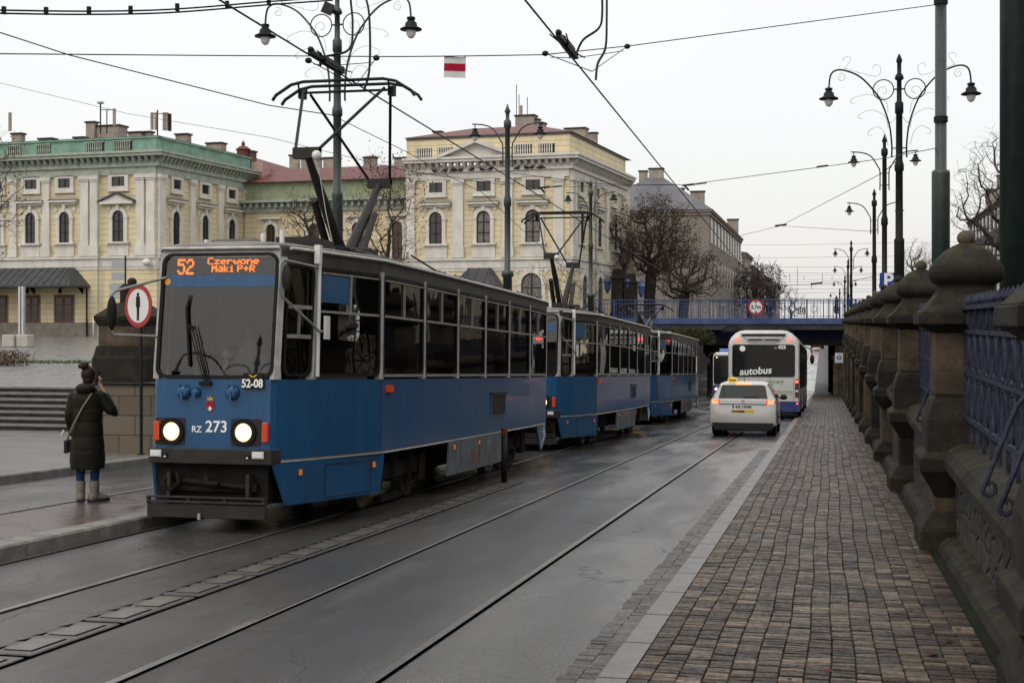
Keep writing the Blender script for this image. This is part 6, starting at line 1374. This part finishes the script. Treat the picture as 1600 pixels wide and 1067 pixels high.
def bus(label,loc,rz,front):
    t=thing('city_bus',label,'bus',loc,(-SL*math.cos(rz),0,rz)); L_=12.0 if front else 18.0; z1=3.2
    b=MB(); b.loft([bus_ring(1.27,.62,z1-.10,0,.62,.03),bus_ring(1.275,.62,z1+.02,.12,.62),bus_ring(1.275,.62,z1-.0,.8,.6),bus_ring(1.275,.62,z1-.15,2.5,.3),bus_ring(1.275,.62,z1-.2,L_-.3,.3),bus_ring(1.24,.62,z1-.3,L_,.3)]); b.obj('body',M['buswhite'],t)
    b=MB(); b.loft([[(-1.275,y,.28),(1.275,y,.28),(1.278,y,.625),(-1.278,y,.625)] for y in (-.003,L_)]); b.obj('lower_body',M['busblue'],t)
    b=MB(); b.box(-1.2,.1,.1,1.2,L_-.2,.28); b.box(-1.1,.02,.16,1.1,.1,.30); b.obj('underframe',M['plast'],t)
    for s in (-1,1):
        b=MB(); b.box(min(s*1.27,s*1.29),.55,1.15,max(s*1.27,s*1.29),L_-.1,2.72); sw=b.obj('side_glazing',M['carglass'],t)
        b=MB(); [b.box(min(s*1.27,s*1.297),y,1.1,max(s*1.27,s*1.297),y+.06,2.78) for y in (2.1,3.7,5.3,6.9,8.5,10.1,11.7,13.3,14.9,16.5) if y<L_-1]; b.obj('glazing_bar',M['plast'],sw)
        for y in ((2.4,9.4) if front else (2.4,9.0,15.3)):
            b=MB(); b.s=True; b.loft([[(s*x,y+r*math.cos(2*PI*q/24),.48+r*math.sin(2*PI*q/24)) for q in range(24)] for x,r in ((1.0,.35),(1.02,.47),(1.25,.48),(1.285,.46),(1.29,.3),(1.24,.27))]); b.obj('wheel',M['tyre'],t)
        b=MB(); b.ell((s*1.52,L_+.12,2.35),(.11,.10,.24)); b.tube([(s*1.15,L_-.1,2.95),(s*1.45,L_+.1,2.85),(s*1.52,L_+.12,2.6)],.03,n=6); b.obj('wing_mirror',M['plast'],t)
    if not front:
        b=MB(); b.plate(rrect(-1.12,1.53,1.12,2.70,.10),-.05,.012,FRONT(-.006)); w_=b.obj('rear_window',M['glassD'],t)
        text('lettering','autobus',.36,M['wtext'],w_,tm_front(-.29,-.024,1.73)@Matrix.Rotation(R(4),4,'Z'),bold=.008,shear=.18); text('number','425',.17,M['wtext'],w_,tm_front(.66,-.024,2.60),bold=.006,sx=1.1); text('number','DH',.07,M['wtext'],w_,tm_front(.44,-.024,2.57))
        b=MB(); b.plate(circ(-.75,2.55,.105,20),0,.006,FRONT(-.02)); b.obj('round_sticker',M['wtext'],w_); b=MB(); b.ell((0,-.02,2.62),(.07,.04,.04)); b.obj('camera',M['plast'],w_)
        text('lettering','dowy',.27,M['busg'],t,tm_front(.42,-.006,1.36)@Matrix.Rotation(R(3),4,'Z'),shear=.12)
        b=MB(); b.plate([(.45,.99),(1.02,.99),(1.02,1.015),(.45,1.015)],0,.004,FRONT(-.005)); b.obj('green_line',M['busg'],t)
        b=MB(); b.ring([(-.85,3.10),(.85,3.10),(.55,2.80),(.42,2.765),(-.42,2.765),(-.55,2.80)],[(-.83,3.085),(.83,3.085),(.54,2.81),(.42,2.78),(-.42,2.78),(-.54,2.81)],0,.012,FRONT(-.006)); b.plate(rrect(-.78,3.0,.78,3.075,.03),.0,.015,FRONT(-.006)); b.plate([(-.6,2.9),(.6,2.9),(.5,2.84),(-.5,2.84)],.0,.015,FRONT(-.006)); b.obj('engine_grille',M['plast'],t)
        b=MB(); b.box(-.06,-.03,2.855,.06,-.0,2.885); b.obj('badge',M['rim'],t)
        for s in (-1,1):
            b=MB(); b.plate(circ(s*.93,2.88,.062,16),0,.03,FRONT(-.006)); b.obj('high_tail_light',M['redlit'],t)
            b=MB(); b.plate(rrect(s*1.185-.06,.80,s*1.185+.06,1.45,.04),-.02,.02,FRONT(-.006)); cl=b.obj('tail_cluster',M['plast'],t)
            for z,m_ in ((1.36,M['redlit']),(1.19,M['redlens']),(1.03,M['signw']),(.88,M['redlens'])): b=MB(); b.plate(circ(s*1.185,z,.05,14),0,.02,FRONT(-.022)); b.obj('lamp',m_,cl)
            b=MB(); b.plate(circ(s*1.2,.58,.03,10),0,.02,FRONT(-.003)); b.obj('marker_light',M['redlit'],t)
        b=MB(); b.box(-1.08,-.004,.90,1.08,.03,.912); b.box(1.075,-.004,.65,1.087,.03,1.5); b.box(-1.087,-.004,.65,-1.075,.03,1.5); b.obj('panel_seam',M['plast'],t)
    else:
        b=MB(); b.plate(rrect(-1.2,.9,1.2,2.78,.15),-.02,.02,lambda u,v,w_:(u,L_+w_,v)); b.obj('windscreen',M['glassD'],t)
        b=MB(); b.plate(rrect(-1.26,.3,1.26,.86,.08),-.01,.03,lambda u,v,w_:(u,L_+w_,v)); b.obj('front_bumper',M['busblue'],t)
        for s in (-1,1): b=MB(); b.ell((s*1.0,L_+.03,.58),(.14,.06,.10)); b.obj('headlight',M['head'],t); b=MB(); b.ell((s*1.0,L_+.0,2.66),(.05,.05,.05)); b.obj('marker_light',M['head'],t)
        b=MB(); b.box(-.9,L_-3,3.0,.9,L_-1,3.25); b.obj('roof_unit',mat('roof_unit_blue',(.12,.22,.5),.5),t,bevel=.05)
bus('white articulated style city bus seen from behind, ahead of the taxi'.replace('articulated style ',''),(-2.31,51.7,gz(51.7)),0,False)
bus('dark fronted blue and white bus oncoming under the bridge, half hidden by the other bus',(-6.17,93+12,gz(93+12)),PI,True)
# ---------------- people ----------------
M['skin']=mat('skin',(.45,.27,.19),.55,var=.08); M['hair']=mat('dark_hair',(.022,.012,.009),.5,var=.4,vs=30,stretch=(1,1,.2)); M['coat']=mat('padded_coat',(.0085,.0085,.004),.5,var=.25,vs=5,bump=.5,bs=9)
M['jeans']=mat('blue_jeans',(.012,.03,.085),.8,var=.3,vs=20); M['boot']=mat('grey_boot',(.17,.15,.13),.7,var=.2,vs=10); M['scarf']=mat('cream_scarf',(.5,.47,.42),.9)
def remesh(o,v):
    m=o.modifiers.new('remesh','REMESH'); m.mode='VOXEL'; m.voxel_size=v; m.use_smooth_shade=True; s=o.modifiers.new('smooth','SMOOTH'); s.iterations=2; s.factor=.5
def person(label,loc,rz,k=1.0,coat=None,legs=None,hero=False,cat='person',name='person'):
    t=thing(name,label,cat,loc,(0,0,rz)); t.scale=(k,k,k); b=MB()
    # body: torso, legs, arms, neck, head as one surface
    b.ell((0,0,.90),(.155,.11,.13)); b.tube([(0,0,.85),(0,0,1.05),(0,0,1.25),(0,0,1.33)],[.14,.12,.14,.09],n=14); b.tube([(-.165,0,1.255),(.165,0,1.255)],.048,n=10)
    for s in (-1,1): b.tube([(s*.08,0,.86),(s*.085,.01,.46),(s*.085,-.005,.40),(s*.082,-.01,.10)],[.085,.056,.052,.038],n=12); b.tube([(s*.082,-.03,.05),(s*.09,.12,.035)],[.038,.03],n=8)
    b.tube([(0,0,1.30),(.005,.01,1.44)],[.055,.05],n=10)
    hx,hy,hz=.008,.02,1.515; b.ell((hx,hy,hz),(.074,.092,.108),16,12); b.ell((hx,hy+.055,hz-.06),(.045,.045,.045)); b.tube([(hx+.02,hy+.085,hz+.01),(hx+.024,hy+.112,hz-.02)],[.010,.014],n=6); b.ell((hx+.02,hy+.088,hz-.055),(.022,.010,.008)); 
    for s in (-1,1): b.ell((hx+s*.074,hy,hz-.01),(.012,.022,.032)); b.ell((hx+s*.03+.01,hy+.083,hz+.015),(.014,.008,.009))
    sh=(.17,0,1.255)
    if hero:
        el=(.30,.02,1.07); wr=(.165,.06,1.34)
        b.tube([sh,el],[.047,.038],n=10); b.tube([el,wr],[.038,.024],n=10)
        pm=(.130,.065,1.40); b.tube([wr,pm],[.024,.032],n=10); b.ell((.128,.062,1.41),(.020,.036,.042))
        ph=Vector((.108,.05,1.485))
        for q,(dy,l) in enumerate(((.032,.072),(.012,.082),(-.008,.078),(-.027,.062))):
            a=Vector((.135,.062+dy,1.44)); b.tube([a,a+Vector((.006,0,l*.45)),a+Vector((-.008,-.002,l*.8)),a+Vector((-.026,-.004,l*.95))],[.0095,.009,.008,.007],n=6)
        b.tube([(.125,.092,1.40),(.108,.112,1.43),(.098,.108,1.465)],[.011,.010,.008],n=6)
    else: b.tube([sh,(.22,0,1.02),(.21,.05,.80)],[.045,.036,.024],n=8); b.tube([(.21,.05,.80),(.21,.06,.72)],[.026,.03],n=8)
    lw=(-.185,.08,.80); b.tube([(-.165,0,1.24),(-.205,-.01,1.03),lw],[.045,.036,.024],n=10); b.tube([lw,(-.18,.12,.74)],[.026,.032],n=8)
    for q in range(4): a=Vector((-.20+.014*q,.11+.008*q,.73)); b.tube([a,a+Vector((.006,.012,-.035)),a+Vector((.012,.006,-.062+.004*abs(q-1.5)))],[.0095,.009,.007],n=6)
    b.tube([(-.165,.10,.77),(-.145,.12,.735)],[.011,.008],n=6)
    o=b.obj('body',M['skin'],t,fix=False); remesh(o,.009 if hero else .016)
    b=MB(); N_=28; V=[]
    for z,w_,d,cx in ((.395,.225,.155,0),(.50,.235,.16,0),(.60,.228,.16,0),(.625,.221,.153,0),(.65,.226,.158,0),(.76,.215,.15,0),(.79,.205,.144,0),(.82,.212,.148,0),(.94,.198,.142,0),(.965,.191,.137,0),(.99,.198,.142,0),(1.10,.205,.145,0),(1.13,.201,.14,0),(1.16,.208,.145,0),(1.25,.212,.145,0),(1.31,.19,.13,0),(1.345,.13,.115,0),(1.40,.10,.10,.0),(1.43,.085,.085,0)):
        V.append([(cx+w_*.90*math.cos(2*PI*q/N_)*(1+.015*math.sin(q*2.3+z*9)),d*math.sin(2*PI*q/N_)-.008,z) for q in range(N_)])
    b.loft(V); 
    b.ell((0,-.10,1.37),(.125,.085,.07)); b.ell((.155,0,1.26),(.085,.08,.08),12,8); b.ell((-.155,0,1.26),(.085,.08,.08),12,8); 
    def sleeve(P,r):
        Q=[];rad=[]
        P=[Vector(p) for p in P]
        for i in range(len(P)-1):
            for j in range(6): u=j/6; Q.append(P[i].lerp(P[i+1],u)); rad.append((r[i]+(r[i+1]-r[i])*u)*(1-.10*(j in (0,))) )
        Q.append(P[-1]); rad.append(r[-1]*.85); b.tube(Q,rad,n=14)
    if hero: sleeve([sh,(.305,.02,1.06),(.19,.055,1.30)],[.075,.070,.048])
    else: sleeve([sh,(.235,0,1.02),(.215,.05,.80)],[.08,.07,.05])
    sleeve([(-.165,0,1.25),(-.215,-.01,1.03),(-.19,.085,.79)],[.075,.068,.052])
    o=b.obj('coat',coat or M['coat'],t,fix=False); remesh(o,.012 if hero else .02)
    b=MB()
    for s in (-1,1): b.tube([(s*.08,0,.80),(s*.088,.01,.46),(s*.088,-.005,.34),(s*.083,-.01,.21)],[.085,.060,.054,.045],n=14)
    b.obj('trousers',legs or M['jeans'],t)
    for s in (-1,1):
        fa=R(12 if s<0 else -50) if hero else 0; ux,uy=math.sin(-fa),math.cos(fa); x0,y0=s*.083,-.01
        b=MB(); b.s=True; b.tube([(x0,y0,.25),(x0,y0,.235),(x0,y0,.12),(x0,y0,.06)],[.056,.060,.055,.052],n=14)
        def rg(u,h,w2): cx,cy=x0+ux*u,y0+uy*u; return [(cx+uy*w2*a-0*ux,cy-ux*w2*a,.015+h*z) for a,z in ((-1,0),(1,0),(1,.5),(.55,1),(-.55,1),(-1,.5))]
        b.loft([rg(-.07,.07,.035),rg(-.03,.12,.045),rg(.03,.12,.045),rg(.09,.075,.047),(rg(.15,.06,.045)),(rg(.18,.035,.03))]); bt=b.obj('boot',M['boot'],t)
        b=MB(); b.loft([[(x0+ux*u+uy*w2,y0+uy*u-ux*w2,z) for u,w2 in ((-.08,.03),(-.08,-.03),(.05,-.052),(.15,-.048),(.195,-.02),(.195,.02),(.15,.048),(.05,.052))] for z in (0,.028)]); b.obj('sole',M['plast'],bt)
    b=MB(); b.ell((hx,hy-.022,hz+.022),(.086,.092,.104),18,12); b.ell((hx-.0,hy-.06,hz-.045),(.062,.045,.06)); 
    if hero:
        b.ell((hx-.035,hy-.075,hz+.125),(.058,.052,.05)); b.ell((hx-.075,hy-.085,hz+.12),(.035,.03,.03)); b.ell((hx-.01,hy-.08,hz+.15),(.03,.03,.025))
        rr=random.Random(2)
        for q in range(24): a=rr.uniform(0,6.28); c0=Vector((hx-.035,hy-.075,hz+.125)); d=Vector((math.cos(a)*.05,math.sin(a)*.045,rr.uniform(-.03,.04))); b.tube([c0+d*.8,c0+d*1.5+Vector((0,0,.01))],[.004,.0015],n=4)
    h=b.obj('hair',M['hair'],t,fix=False)
    if hero:
        remesh(h,.008)
        b=MB(); b.tube([(.07,-.07,1.40),(.02,-.10,1.405),(-.05,-.09,1.40)],.020,n=8); b.obj('scarf',M['scarf'],t)
    return t
hl=W(137,772,16.45); hz_=gz(hl.y)+.118
she=person('woman seen from behind in a long dark padded coat, phoning on the platform',(hl.x,hl.y,hz_),TH+R(8),.965,hero=True)
she.rotation_euler=(0,0,TH+R(2))
t=thing('mobile_phone','black phone held to the ear of the woman on the platform','phone',she.matrix_basis@Vector((.108,.055,1.50)),(R(-12),R(12),TH)); b=MB(); b.plate(rrect(-.035,-.072,.035,.072,.01),-.004,.004,lambda u,v,w_:(w_,u,v)); b.obj('case',M['black'],t); b=MB(); b.plate(rrect(-.031,-.066,.031,.066,.006),.004,.005,lambda u,v,w_:(-w_,u,v)); b.obj('screen',M['glassD'],t)
t=thing('shoulder_bag','small dark bag on a pale strap across the back of the woman','bag',she.location,(0,0,TH+R(2))); t.scale=(.965,)*3; b=MB()
Pst=[(.10,.05,1.385),(.10,-.07,1.36),(.06,-.145,1.27),(-.02,-.160,1.14),(-.10,-.152,.99),(-.17,-.125,.86),(-.235,-.02,.76),(-.225,.05,.72)]
Q=[]; 
for a_,c_ in zip(Pst,Pst[1:]):
    for q in range(4): Q.append(Vector(a_).lerp(Vector(c_),q/4))
b.tube([Vector(p)+Vector((0,-.006,0)) for p in Q],.012,n=6); b.obj('strap',mat('pale_strap',(.22,.19,.14),.7),t)
b=MB(); b.box(-.285,-.02,.58,-.235,.16,.74); b.obj('pouch',M['plast'],t,bevel=.015)
b=MB(); b.tube([(-.27,-.04,.86),(-.30,-.06,.80)],[.02,.008],n=6); b.obj('tassel',M['scarf'],t)
M['shirt']=mat('pale_shirt',(.4,.4,.4),.8); M['coatb']=mat('brown_jacket',(.06,.04,.03),.8)
for lx,ly,k_,lb,ct in ((-.05,1.15,.80,'driver in a pale shirt seated in the cab of the leading tram','shirt'),(.55,4.6,.92,'passenger in a brown jacket standing behind the first side windows of the leading tram','coatb'),(-.3,7.4,.95,'passenger in a dark coat standing in the middle of the leading tram','coat'),(.5,9.3,.9,'passenger in a brown jacket near the rear of the leading tram','coatb')):
    person(lb,(-6.2+lx,13.45+ly,gz(13.45+ly)+.86),PI if ly<2 else R(70),k_,M[ct])
M['coatd']=mat('dark_coat',(.015,.015,.017),.8)
v=W(1307,497,98.9); person('small dark figure walking on the bridge behind its railing',(v.x,v.y+1.4,zt-.05),R(80),.98,M['coatd'],M['coatd'])
v=W(1294,550,180); person('tiny pedestrian in dark clothes at the top of the ramp',(-.75,v.y,gz(v.y)+.1),0,1.0,M['coatd'],M['coatd'])
